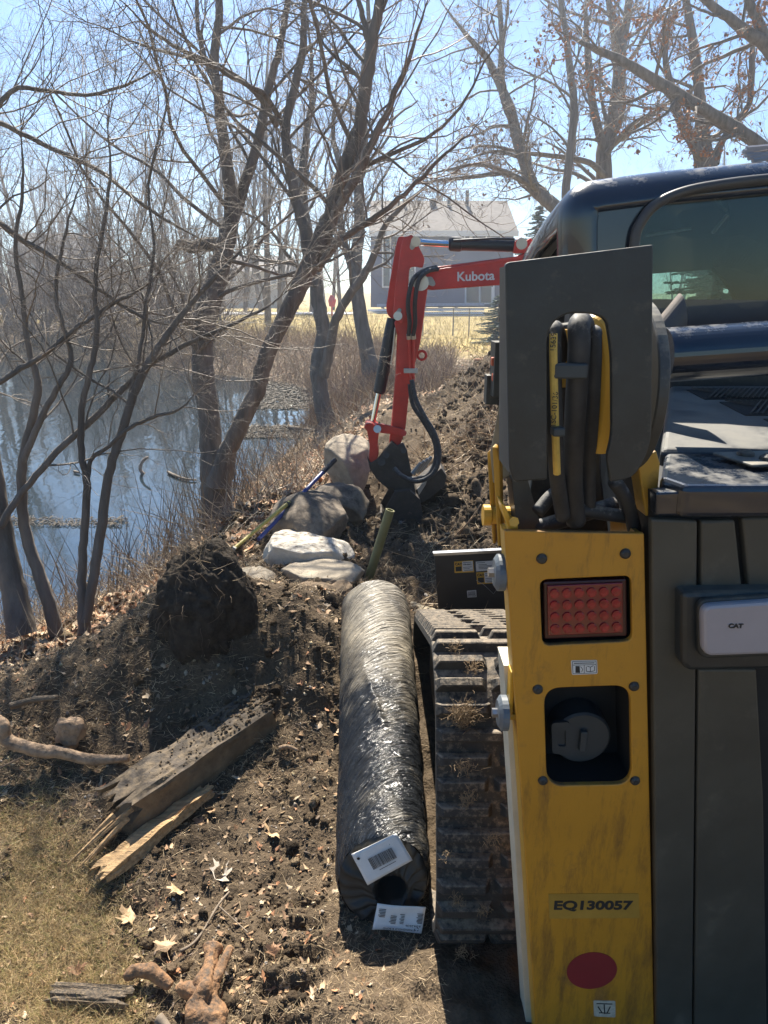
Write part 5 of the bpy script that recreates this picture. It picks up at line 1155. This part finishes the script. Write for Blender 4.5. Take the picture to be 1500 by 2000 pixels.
px_tree('oak_tree','oak at the right edge whose thick limbs slant up to the left across the sky',[
 ([(1650,560,84),(1632,430,74),(1622,330,62),(1612,240,52),(1604,120,38),(1600,-40,24)],18,18,.4,7,2.6),
 ([(1628,420,52),(1560,340,44),(1489,288,26),(1440,252,25),(1372,213,24),(1303,171,24),(1223,123,18),(1153,91,13),(1090,60,8)],18,18.5,.25,14,2.6),
 ([(1618,300,44),(1560,180,36),(1500,91,30),(1468,69,24),(1420,32,19),(1383,5,16),(1320,-50,10)],18,18,.4,10,2.6),
 ([(1500,100,20),(1485,50,20),(1462,0,18),(1440,-80,14)],18,18,.1,6,2.5)],18,110,dict(PR,rmin=.004),leaves=(.10,.10,m_leaf),lmax=2.6)
# ---- background wood: prototypes copied as individuals
def proto(seed,Hh,kind,label,group,mats=(m_barkd,m_barkf),leaves=None):
    rg=np.random.default_rng(seed); out=([],[])
    if kind==0: P=dict(n=(10,7,6,4,3),w=(.05,.12,.16,.2,.25),up=(.06,.10,.06,.03,.0),k=(12,5,4,3),t0=(.25,.15,.15,.2),ang=((.35,.8),(.4,.9),(.4,1.),(.5,1.)),lr=(.40,.5,.5,.55),rr=.5,end=.18,rmin=.0055,thick=.05)
    elif kind==1: P=dict(n=(10,8,6,4,3),w=(.08,.10,.16,.2,.25),up=(.05,.09,.05,.03,.0),k=(8,6,4,3),t0=(.08,.2,.15,.2),ang=((.2,.5),(.4,.9),(.4,1.),(.5,1.)),lr=(.75,.4,.45,.5),rr=.62,end=.2,rmin=.0055,thick=.05)
    else: P=dict(n=(5,6,5,4),w=(.14,.16,.2,.25),up=(.05,.05,.03,0),k=(5,4,3),t0=(.05,.1,.1),ang=((.4,1.1),(.4,1.),(.4,1.)),lr=(.8,.5,.5),rr=.6,end=.3,rmin=.0035,thick=.03)
    if kind==2:
        for j in range(6):
            a=rg.uniform(0,6.28); tr(rg,np.array([.15*math.cos(a),.15*math.sin(a),-.1]),np.array([math.cos(a)*.5,math.sin(a)*.5,1.]),Hh,.035,0,P,out)
    else: tr(rg,np.array([0,0,-.3]),np.array([0,0,1.]),Hh,Hh*.014,0,P,out)
    t=empty('bare_tree' if kind<2 else 'bare_shrub',(0,0,0),label,'tree' if kind<2 else 'shrub',group)
    v,f=lines_mesh(out[0],lambda r:6 if r>.05 else 4); mk('trunk' if kind<2 else 'stems',v,f,mats[0],t,smooth=True)
    v,f=lines_mesh(out[1],lambda r:3); mk('crown',v,f,mats[1],t)
    if leaves:
        pp=[q for pts,rr in out[1] for q in pts[1:] if rg.random()<leaves[0]]; leafmesh(pp,leaves[1],rg,'dead_leaves',leaves[2],t)
    return t
LB='bare grey tree in the wood beyond the pond'; GB='bare trees in the wood beyond the pond'
prs=[proto(201,13,0,LB,GB),proto(202,14,1,LB,GB),proto(203,11,1,LB,GB),proto(204,15,0,LB,GB)]
used=set()
def place(o,x,y,s,rz,zs=None):
    key=o.name
    c=o if key not in used else copy_tree(o); used.add(key)
    z=gz(x,y); c.location=(x,y,z); c.rotation_euler=(0,0,rz); c.scale=(s,s,zs or s); return c
rg=np.random.default_rng(77)
spots=[]
for k in range(1500):
    if len(spots)>=78: break
    y=rg.uniform(31,95); u=rg.uniform(-.64,.62); x=u*y
    px=750+u*F/1.04
    if sdist(np.array(x),np.array(y))<1.5: continue
    if 730<px<1015 and y<62: continue
    if px>1015 and rg.random()<.72: continue
    if 560<px<1015 and y<62 and rg.random()<.4: continue
    if -.5<(y-(45.7+.03*x))<0.0 or abs(y-(45.7+.03*x))<2.5: continue
    if any((x-a)**2+(y-b)**2<2.2**2 for a,b in spots): continue
    spots.append((x,y))
spots.sort(key=lambda s:s[1])
for i,(x,y) in enumerate(spots):
    s=rg.uniform(.68,.98)*(1 if y<50 else 1.12)
    if x/y>.2: s*=.8
    place(prs[int(rg.integers(0,4))],x,y,s,rg.uniform(0,6.28))
# shrubs on the far bank and around the pond arm
LS='leafless shrub in the brush along the far bank'; GS='leafless shrubs along the far bank'
shp=[proto(211,2.2,2,LS,GS),proto(212,1.7,2,LS,GS),proto(213,2.6,2,LS,GS)]
sp2=[]
for k in range(3000):
    if len(sp2)>=38: break
    if k%6: 
        y=rg.uniform(24,42); u=rg.uniform(-.62,-.02); x=u*y
    else: y=rg.uniform(12.5,24); x=rg.uniform(-4,1.0)
    d=float(sdist(np.array(x),np.array(y)))
    if d<.4 or d>7.5: continue
    if x/y>-.22 and x/y<.25 and y>15: continue
    if y<24 and rg.random()<.5: continue
    sp2.append((x,y))
for x,y in sp2: place(shp[int(rg.integers(0,3))],x,y,rg.uniform(.6,1.4)*(.75 if y<24 else 1.25),rg.uniform(0,6.28))
# ---- spruces
m_ndl=mat('spruce_needles',(.045,.085,.06),.7,var=.4,vscale=3)
def spruce(base,Hh,Rb,seed,label,dens=1.):
    rg=np.random.default_rng(seed); t=empty('spruce_tree',base,label,'tree'); base=np.array(base)
    v,f=lines_mesh([([base-[0,0,.2],base+[0,0,Hh*.5],base+[0,0,Hh]],[Hh*.018,Hh*.01,.01])],lambda r:8); mk('trunk',v,f,m_bark,t)
    br=[];nd=[]
    nb=int(150*dens)
    for i in range(nb):
        h=Hh*(.06+.93*(i/nb)); L_=Rb*(1-h/Hh)**.85*rg.uniform(.7,1.1)+.08; a=rg.uniform(0,6.28); dv=np.array([math.cos(a),math.sin(a),0]); p0=base+[0,0,h]
        pts=[p0,p0+dv*L_*.5-[0,0,L_*.16],p0+dv*L_-[0,0,L_*.12]]; br.append((pts,[.02,.012,.004]))
        m_=int(14+L_*22)
        for j in range(m_):
            s=(j+rg.random())/m_; q=p0+dv*L_*s-np.array([0,0,L_*.3*s*(1-s*.55)]); sd_=np.array([-dv[1],dv[0],0])*rg.choice([-1,1]); l=(.10+.22*L_*(1-s)*.6)*rg.uniform(.6,1.2)
            nd.append((q,q+(sd_*.8+dv*.6+np.array([0,0,rg.uniform(-.35,.1)]))*l,rg.uniform(.012,.03)*(Hh/6)**.5))
    v,f=lines_mesh(br,lambda r:4); mk('branches',v,f,m_bark,t)
    A=np.array([n[0] for n in nd]);B=np.array([n[1] for n in nd]);W=np.array([n[2] for n in nd])
    Pp=np.stack([A,(A+B)/2,B],1); Rr=np.stack([W*1.0,W*1.3,W*.3],1); v,f=tubes(Pp,Rr,3); mk('crown',v,f,m_ndl,t)
sb=at(1040,640,33); spruce((sb.x,33,gz(sb.x,33)),at(1040,398,33).z-gz(sb.x,33),2.3,5,'dark green spruce between the blue house and the loader cab',1.5)
sb=at(972,650,27); spruce((sb.x,27,gz(sb.x,27)),at(972,575,27).z-gz(sb.x,27),1.2,6,'small young spruce in front of the house by the fence',.5)
sb=at(800,668,24); 
rg=np.random.default_rng(9); out=([],[])
for j in range(7): tr(rg,np.array([sb.x+rg.normal()*.08,24,gz(sb.x,24)-.1]),np.array([rg.normal()*.12,rg.normal()*.1,1.]),rg.uniform(1.2,2.0),.03,0,dict(PM,n=(5,4,3),k=(4,3),rmin=.006,thick=.02),out)
build_tree('shrub','thin upright bare shrub by the fence just right of the digger arm',(sb.x,24,gz(sb.x,24)),out,None,cat='shrub')

spruce((5.5,12.,gz(5.5,12.)),3.3,1.5,15,'green spruce seen through the loader cab windows',1.2)
# ================= loose stuff on the ground
def scat(n,x0,x1,y0,y1,pw=1.0,rg=rng):
    """denser close to the camera (uniform in image rather than ground)"""
    t=rg.random(n); y=y0*(y1/y0)**(t**pw); u=rg.uniform(x0,x1,n); return u*y,y
def instance(V0,F0,pos,scale,rg,flat=1,col=None,tiltz=True,squash=(.6,1)):
    n=len(pos); m=len(V0)
    q=rg.normal(size=(n,4)); q/=np.linalg.norm(q,axis=1,keepdims=True); w,x,y,z=q.T
    Rm=np.stack([1-2*(y*y+z*z),2*(x*y-z*w),2*(x*z+y*w),2*(x*y+z*w),1-2*(x*x+z*z),2*(y*z-x*w),2*(x*z-y*w),2*(y*z+x*w),1-2*(x*x+y*y)],-1).reshape(n,3,3)
    jit=1+.34*rg.normal(size=(n,m,1)).clip(-1.6,1.6)
    P=V0[None]*jit*rg.uniform(squash[0],1,size=(n,1,3))
    P=np.einsum('nij,nmj->nmi',Rm,P); P[:,:,2]*=flat; P=P*scale[:,None,None]+pos[:,None,:]
    Fc=(np.arange(n)[:,None,None]*m+F0[None]).reshape(-1,F0.shape[1])
    c=None if col is None else np.repeat(col,m,0)
    return P.reshape(-1,3),Fc,c
def clods(n,u0,u1,y0,y1,smin,smax,name,label,seed,sub=1,zone='soil',m=None,cols=None):
    rg=np.random.default_rng(seed); x,y=scat(n*3,u0,u1,y0,y1,rg=rg); d=sdist(x,y); so_,li_,gg,fa_,la_=zones(x,y,d)
    cl=sms(vn(x,y,.5,50)+.5*vn(x,y,.2,51),-.25,.35)
    k=(rg.random(len(x))<{'soil':so_*(.25+.75*cl),'any':(d>0)*(1-gg*.6)*(.3+.7*cl)}[zone])&(d>0.05)&~((x>.1)&(x<2)&(y<2.7))&~((np.abs(x)<.15)&(y<2.8)); x,y=x[k][:n],y[k][:n]
    s=smin*(smax/smin)**(rg.random(len(x))**2.2)*np.clip(y/2.2,.8,2.2); z=hgt(x,y)+s*.05
    V0,F0=IC[sub]; c=cols[rg.integers(0,len(cols),len(x))]*rg.uniform(.7,1.35,(len(x),1)) if cols is not None else None
    V,Fc,c=instance(V0,F0,np.stack([x,y,z],1),s,rg,col=c)
    o=mk(name,V,Fc,m,recentre=False,attr=c,smooth=sub>1); tag(o,label,'soil clods' if 'clod' in name else 'gravel',kind='stuff')
m_cl2=mat('clod_soil',(1,1,1),.97,var=.4,vscale=90,attr='Col',spec=.15,bump=.8,bscale=160)
scol=np.array([[.085,.062,.040],[.065,.049,.033],[.115,.082,.050],[.17,.125,.077],[.095,.068,.044]])
clods(8500,-.80,.2,1.15,9,.002,.012,'soil_clods','crumbly dark soil clods covering the dug up ground',301,1,'soil',m_cl2,scol)
clods(300,-.80,.2,1.15,8,.012,.030,'soil_clods','larger rounded soil lumps on the heap and around the beam',302,2,'soil',m_cl2,scol*.9)
clods(2600,.08,.30,2.9,11,.006,.03,'soil_clods','rough clods on the mound right of the digger',303,1,'soil',m_cl2,scol*.6)
def chips(n,seed):
    rg=np.random.default_rng(seed); x,y=scat(n*4,-.82,.1,1.1,4,rg=rg); d=sdist(x,y); so_,li_,gg,fa_,la_=zones(x,y,d)
    k=(d>.1)&(rg.random(len(x))<.4+.6*so_)&~((x>.1)&(y<2.7))&~((np.abs(x)<.16)&(y<2.9)); x,y=x[k][:n],y[k][:n]; n=len(x); s=rg.uniform(.004,.020,n)*rg.random(n)**.5
    V0,F0=IC[1]; V0=V0*np.array([1.,.28,.13]); c=np.array([[.34,.21,.11],[.42,.29,.16],[.22,.14,.08],[.15,.11,.08]])[rg.integers(0,4,n)]
    a=rg.uniform(0,6.28,n); t=rg.normal(size=n)*.25; m=len(V0); P=V0[None]*(1+.2*rg.normal(size=(n,m,1))); X=P[:,:,0]*np.cos(a)[:,None]-P[:,:,1]*np.sin(a)[:,None]; Y=P[:,:,0]*np.sin(a)[:,None]+P[:,:,1]*np.cos(a)[:,None]
    Q=np.stack([X,Y,P[:,:,2]+P[:,:,0]*t[:,None]],2)*s[:,None,None]+np.stack([x,y,hgt(x,y)+s*.15],1)[:,None]
    o=mk('wood_chips',Q.reshape(-1,3),(np.arange(n)[:,None,None]*m+F0[None]).reshape(-1,3),mat('chip_wood',(1,1,1),.8,var=.4,vscale=80,attr='Col'),recentre=False,attr=np.repeat(c*rg.uniform(.7,1.3,(n,1)),m,0)); tag(o,'bark and wood chips scattered over the soil near the beam','wood chips',kind='stuff')
chips(1600,330)
m_peb=mat('pebbles',(1,1,1),.8,var=.3,vscale=120,attr='Col')
clods(900,-.80,.1,1.15,5,.003,.0085,'pebbles','small pale pebbles strewn over the dug up soil',304,2,'soil',m_peb,np.array([[.34,.28,.19],[.42,.34,.20],[.24,.2,.16],[.30,.27,.23]]))
# straws, needles and rootlets
def straws(n,u0,u1,y0,y1,Lr,r,name,label,cat,m,cols,seed,wfun,lift=.0,up=.15,curl=.5,pw=1):
    rg=np.random.default_rng(seed); x,y=scat(n*4,u0,u1,y0,y1,pw,rg=rg); d=sdist(x,y); w=wfun(x,y,d,zones(x,y,d))
    k=(rg.random(len(x))<w)&~((x>.125)&(x<2)&(y>1.25)&(y<2.6)); x,y=x[k][:n],y[k][:n]; n=len(x)
    z=hgt(x,y)+lift; a=rg.uniform(0,2*np.pi,n); L_=rg.uniform(*Lr,n)*np.clip(y/1.8,.8,3.5); dz=np.abs(rg.normal(size=n))*up
    dr=np.stack([np.cos(a),np.sin(a),dz],1); dr/=np.linalg.norm(dr,axis=1,keepdims=True)
    b=rg.normal(size=(n,3))*curl*.35; p0=np.stack([x,y,z],1); P=np.stack([p0,p0+dr*(L_*.34)[:,None]+b*(L_*.15)[:,None],p0+dr*(L_*.68)[:,None]+b*(L_*.35)[:,None],p0+dr*L_[:,None]+b*(L_*.75)[:,None]],1)
    P[:,1:,2]=np.maximum(P[:,1:,2],z[:,None]-.004)
    rr=r*np.clip(y/1.8,.8,3)*rg.uniform(.6,1.4,n); Rr=np.stack([rr,rr,rr*.8,rr*.25],1)
    V,Fc=tubes(P,Rr,3); c=np.repeat(cols[rg.integers(0,len(cols),n)]*rg.uniform(.7,1.3,(n,1)),12,0)
    o=mk(name,V,Fc,m,recentre=False,attr=c); tag(o,label,cat,kind='stuff'); return o
m_st=mat('dry_stems',(1,1,1),.6,var=.2,vscale=30,attr='Col')
tan=np.array([[.48,.35,.20],[.38,.27,.15],[.60,.46,.28],[.27,.19,.11],[.16,.11,.075]])
grs=np.array([[.46,.34,.17],[.36,.27,.13],[.58,.44,.24],[.28,.25,.09],[.46,.32,.17]])
straws(36000,-.82,.1,1.0,2.4,(.012,.045),.0007,'dry_grass','short dry yellow green grass at the lower left','grass',m_st,grs,311,lambda x,y,d,z:z[2]*1.1,up=.7,curl=1.4)
straws(34000,-.82,.12,1.0,5,(.008,.035),.0006,'straw_litter','bits of straw and rootlets strewn over the soil','plant litter',m_st,tan,312,lambda x,y,d,z:z[0]*(.2+.8*sms(vn(x,y,.4,60),-.2,.3))*(d>0.1),up=.3,curl=1.5)
straws(3200,.05,.32,2.9,13,(.02,.09),.0009,'rootlets','pale rootlets and grass roots on the soil mound','roots',m_st,tan,313,lambda x,y,d,z:z[0]*(.15+.85*sms(vn(x,y,.9,61),-.1,.3)),up=.5,curl=1.6)
bank=lambda x,y,d,z:((d>-.15)&(d<1.2))*np.where(y<13,1.,.9)*(1-.75*((y<4)&(d>.8)))
straws(4600,-.82,.05,2.6,14,(.03,.11),.0011,'bank_weeds','tangle of dry tan weeds and vines along the pond bank','weeds',m_st,np.array([[.36,.30,.22],[.28,.23,.17],[.44,.37,.27],[.18,.14,.11]]),314,bank,up=1.2,curl=2.2)
straws(380,-.70,-.12,2.8,9,(.10,.30),.0012,'bank_stems','thin upright dead stems at the water edge','dead stems',m_st,tan*.6,315,lambda x,y,d,z:(d>-.35)&(d<.6),up=4,curl=.7)
red=np.array([[.24,.16,.12],[.28,.21,.15],[.36,.26,.16],[.20,.13,.10],[.42,.32,.2]])
straws(13000,-.5,.1,11.5,24,(.06,.15),.0014,'far_brush','reddish brown brush and dead reeds around the end of the pond arm','brush',m_st,red,316,lambda x,y,d,z:(d>-.2)*(d<12),up=2.2,curl=1.6)
straws(9000,-.66,0,23,34,(.12,.22),.0016,'far_bank_grass','dry pale grass along the far bank of the pond','grass',m_st,tan,317,lambda x,y,d,z:(d>-.1)*(d<6)*.8,up=1.6,curl=1.6)
straws(9000,-.3,.4,20,45,(.03,.08),.0022,'lawn_grass','dry yellow grass blades on the lawn in front of the house','grass',m_st,np.array([[.42,.33,.12],[.36,.29,.10],[.48,.38,.16]]),318,lambda x,y,d,z:z[4],up=2,curl=1)
# leaf litter
def litter(n,u0,u1,y0,y1,sz,name,label,seed,wf,cols):
    rg=np.random.default_rng(seed); x,y=scat(n*4,u0,u1,y0,y1,rg=rg); d=sdist(x,y); k=(rg.random(len(x))<wf(x,y,d,zones(x,y,d)))&~((x>.1)&(x<2)&(y<2.6)); x,y=x[k][:n],y[k][:n]; n=len(x)
    m=9; a=np.arange(m)*2*np.pi/m; lob=1+.35*np.cos(a*rg.choice([2,3])+.3); r=np.where(np.arange(m)%2==0,1.,.62)
    base=np.stack([np.cos(a)*r,np.sin(a)*r*.7,.25*np.cos(2*a)],1); base=np.vstack([[[0,0,0]],base])
    F0=np.array([[0,1+i,1+(i+1)%m] for i in range(m)])
    s=rg.uniform(*sz,n)*np.clip(y/2,.8,2.5); an=rg.uniform(0,6.28,n); tx=rg.normal(size=n)*.45; ty=rg.normal(size=n)*.45
    ca,sa=np.cos(an),np.sin(an); B=base[None]*(1+.25*rg.normal(size=(n,m+1,1))); B[:,:,2]+=.2*rg.normal(size=(n,m+1))
    X=B[:,:,0]*ca[:,None]-B[:,:,1]*sa[:,None]; Y=B[:,:,0]*sa[:,None]+B[:,:,1]*ca[:,None]; Zz=B[:,:,2]*.8+X*tx[:,None]+Y*ty[:,None]
    P=np.stack([X,Y,Zz],2)*s[:,None,None]+np.stack([x,y,hgt(x,y)+s*.35],1)[:,None]
    V=P.reshape(-1,3); Fc=(np.arange(n)[:,None,None]*(m+1)+F0[None]).reshape(-1,3); c=np.repeat(cols[rg.integers(0,len(cols),n)]*rg.uniform(.7,1.3,(n,1)),m+1,0)
    o=mk(name,V,Fc,m_lf,recentre=False,attr=c); tag(o,label,'leaves',kind='stuff')
m_lf=mat('litter_leaf',(1,1,1),.75,var=.25,vscale=60,attr='Col')
lcol=np.array([[.42,.29,.17],[.34,.21,.11],[.50,.38,.25],[.26,.15,.08],[.36,.17,.08]])
litter(11000,-.82,.05,2.3,9,(.008,.019),'leaf_litter','brown fallen leaves carpeting the bank below the trees',321,lambda x,y,d,z:((d>0)&(d<1.5))*np.where(d<1.,1,.35)*1.,lcol)
litter(1100,-.80,.0,1.1,4,(.007,.016),'leaf_litter','scattered crumpled leaf bits on the soil and grass',322,lambda x,y,d,z:.5+0*x,lcol)
litter(3500,-.4,.35,10,26,(.012,.024),'leaf_litter','pale leaves between the mound and the fence',323,lambda x,y,d,z:(d>.2)*1.,lcol*1.1)
# a few big maple leaves one can pick out
def maple(px,py,s,rot,label,cc,tilt=.3,seed=1):
    rg=np.random.default_rng(seed); tips=[(0,1.0),(.30,.72),(.92,.62),(.52,.30),(.85,-.12),(.30,-.10)]; half=[(0,1.05),(.10,.62),(.22,.66),(.28,.50),(.62,.70),(.72,.58),(.92,.55),(.60,.32),(.55,.22),(.78,.02),(.50,-.02),(.12,-.18)]
    P=half+[(0,-.22)]+[(-a,b) for a,b in half[::-1][:-1]]
    c=zz(px,py,.012); V=[]; 
    def h(a,b): return .28*abs(a)**1.3+.12*math.sin(b*5+a*3+seed)-.05
    def tp_(a,b): 
        z=h(a,b)+tilt*b; X=(a*math.cos(rot)-b*math.sin(rot)); Y=(a*math.sin(rot)+b*math.cos(rot)); return c+Vector((X,Y,z))*s
    V=[tp_(0,.1)]+[tp_(a*(1+.1*rg.normal()),b) for a,b in P]+[tp_(a*.5,b*.5+.05) for a,b in P]; n=len(P)
    Fc=[(0,1+n+i,1+n+(i+1)%n) for i in range(n)]+[(1+n+i,1+i,1+(i+1)%n,1+n+(i+1)%n) for i in range(n)]
    g=G(); g.add(V,Fc); g.tube([tp_(0,-.1),tp_(.05,-.45),tp_(.12,-.8)],s*.02,5)
    o=g.mk('maple_leaf',mat('leaf_%s'%('tan' if cc==0 else 'brown' if cc==1 else 'pale'),((.50,.34,.19),(.30,.16,.08),(.52,.44,.34))[cc],.7,var=.25,vscale=60) if ('leaf_%s'%('tan','brown','pale')[cc]) not in bpy.data.materials else bpy.data.materials['leaf_%s'%('tan','brown','pale')[cc]])
    tag(o,label,'leaf')
maple(325,1852,.036,.4,'large pale maple leaf at the lower end of the dark stick',0,.2,1)
maple(540,1628,.040,2.1,'curled tan maple leaf on bare soil, nearest the roll',0,.6,2)
maple(425,1712,.046,-.6,'grey white maple leaf right of the split plank end',2,.4,3)
maple(308,1718,.034,1.2,'pale maple leaf just below the split plank lower end',2,.3,4)
maple(350,1738,.034,2.6,'tan folded maple leaf between two pale leaves below the plank',0,.6,5)
maple(455,1552,.040,.9,'tan maple leaf right of the split plank upper end',0,.3,6)
maple(580,1545,.034,-1.,'tan curled leaf high on the soil right of the beam shadow',0,.5,7)
maple(258,1790,.042,2.,'tan crumpled leaf on the grass edge above the bark slab',0,.4,8)
maple(330,1645,.046,1.1,'red brown leaf lying under the split plank',1,.15,9)
maple(150,1900,.026,.2,'small dark leaf on the grass above the bark slab',1,.3,10)
maple(395,1612,.034,.2,'brown leaf beside the middle of the split plank',1,.5,11)
maple(535,1860,.024,.2,'small brown leaf on dark soil right of the root stump',1,.5,12)
# mud and grass caught in the track
def tuft(px,py,Y,n,s,label,seed):
    rg=np.random.default_rng(seed); c=np.array(at(px,py,Y)); p0=c+rg.normal(size=(n,3))*s*np.array([.5,.15,.5]); d=rg.normal(size=(n,3)); L_=rg.uniform(.3,1.0,(n,1))*s
    P=np.stack([p0,p0+d*L_*.25,p0+d*L_*.45+rg.normal(size=(n,3))*s*.1],1); V,Fc=tubes(P,np.full((n,3),.0006),3)
    return V,Fc
ps=[tuft(905,1395,1.40,420,.030,'',1),tuft(925,1300,1.47,90,.02,'',2),tuft(905,1500,1.33,60,.025,'',3),tuft(912,1560,1.30,80,.022,'',4),tuft(895,1760,1.24,60,.02,'',5),tuft(960,1640,1.27,50,.02,'',6),tuft(880,1670,1.25,40,.02,'',7),tuft(945,1780,1.24,50,.018,'',8),tuft(905,1860,1.23,60,.02,'',9),tuft(890,1260,1.55,60,.02,'',10)]
v,f=merge(ps); o=mk('caught_grass',v,f,mat('caught_straw',(.26,.18,.10),.8,var=.4,vscale=200)); tag(o,'dry grass and mud caught between the lugs of the rubber track','grass',kind='stuff')

# weeds, roots and leaves crowning the root ball; soil crumbs on top of the beam
def crown():
    rg=np.random.default_rng(500); L_=[]
    cx=(at(312,1240,2.45).x+at(492,1240,2.45).x)/2
    for k in range(190):
        p=np.array([cx+rg.normal()*.09,2.49+rg.normal()*.07,.66-.0*rg.random()]); p[2]-=((p[0]-cx)**2*3.2); d=np.array([rg.normal()*.8,rg.normal()*.6,abs(rg.normal())*.6+.1]); l=rg.uniform(.02,.10)
        L_.append(([p,p+d*l*.5+rg.normal(size=3)*.008,p+d*l+rg.normal(size=3)*.015],[.0011,.0010,.0004]))
    v,f=lines_mesh(L_); o=mk('weed_tuft',v,f,mat('root_ball_weeds',(.34,.25,.15),.7,var=.4,vscale=40),bpy.data.objects['root_ball'])
crown()
def crumbs():
    rg=np.random.default_rng(501); b=bpy.data.objects['timber_beam']; p0=np.array([-.83,1.70]); p1=np.array([-.42,2.19]); n=320
    t=rg.random(n)**.45; s=rg.uniform(-.5,.5,n); d=(p1-p0)/np.linalg.norm(p1-p0); q=p0+(p1-p0)*t[:,None]+np.stack([d[1]*s,-d[0]*s],1)*.13
    sc_=rg.uniform(.0015,.0045,n)*(1+t*.9); z=.10+.065*t+.066
    V0,F0=IC[1]; V,Fc,c=instance(V0,F0,np.stack([q[:,0],q[:,1],z+sc_*.2],1),sc_,rg,col=scol[rg.integers(0,len(scol),n)])
    o=mk('soil_crumbs',V,Fc,m_cl2,recentre=False,attr=c*1.3); tag(o,'soil crumbs lying on top of the timber beam','soil clods',kind='stuff')
crumbs()
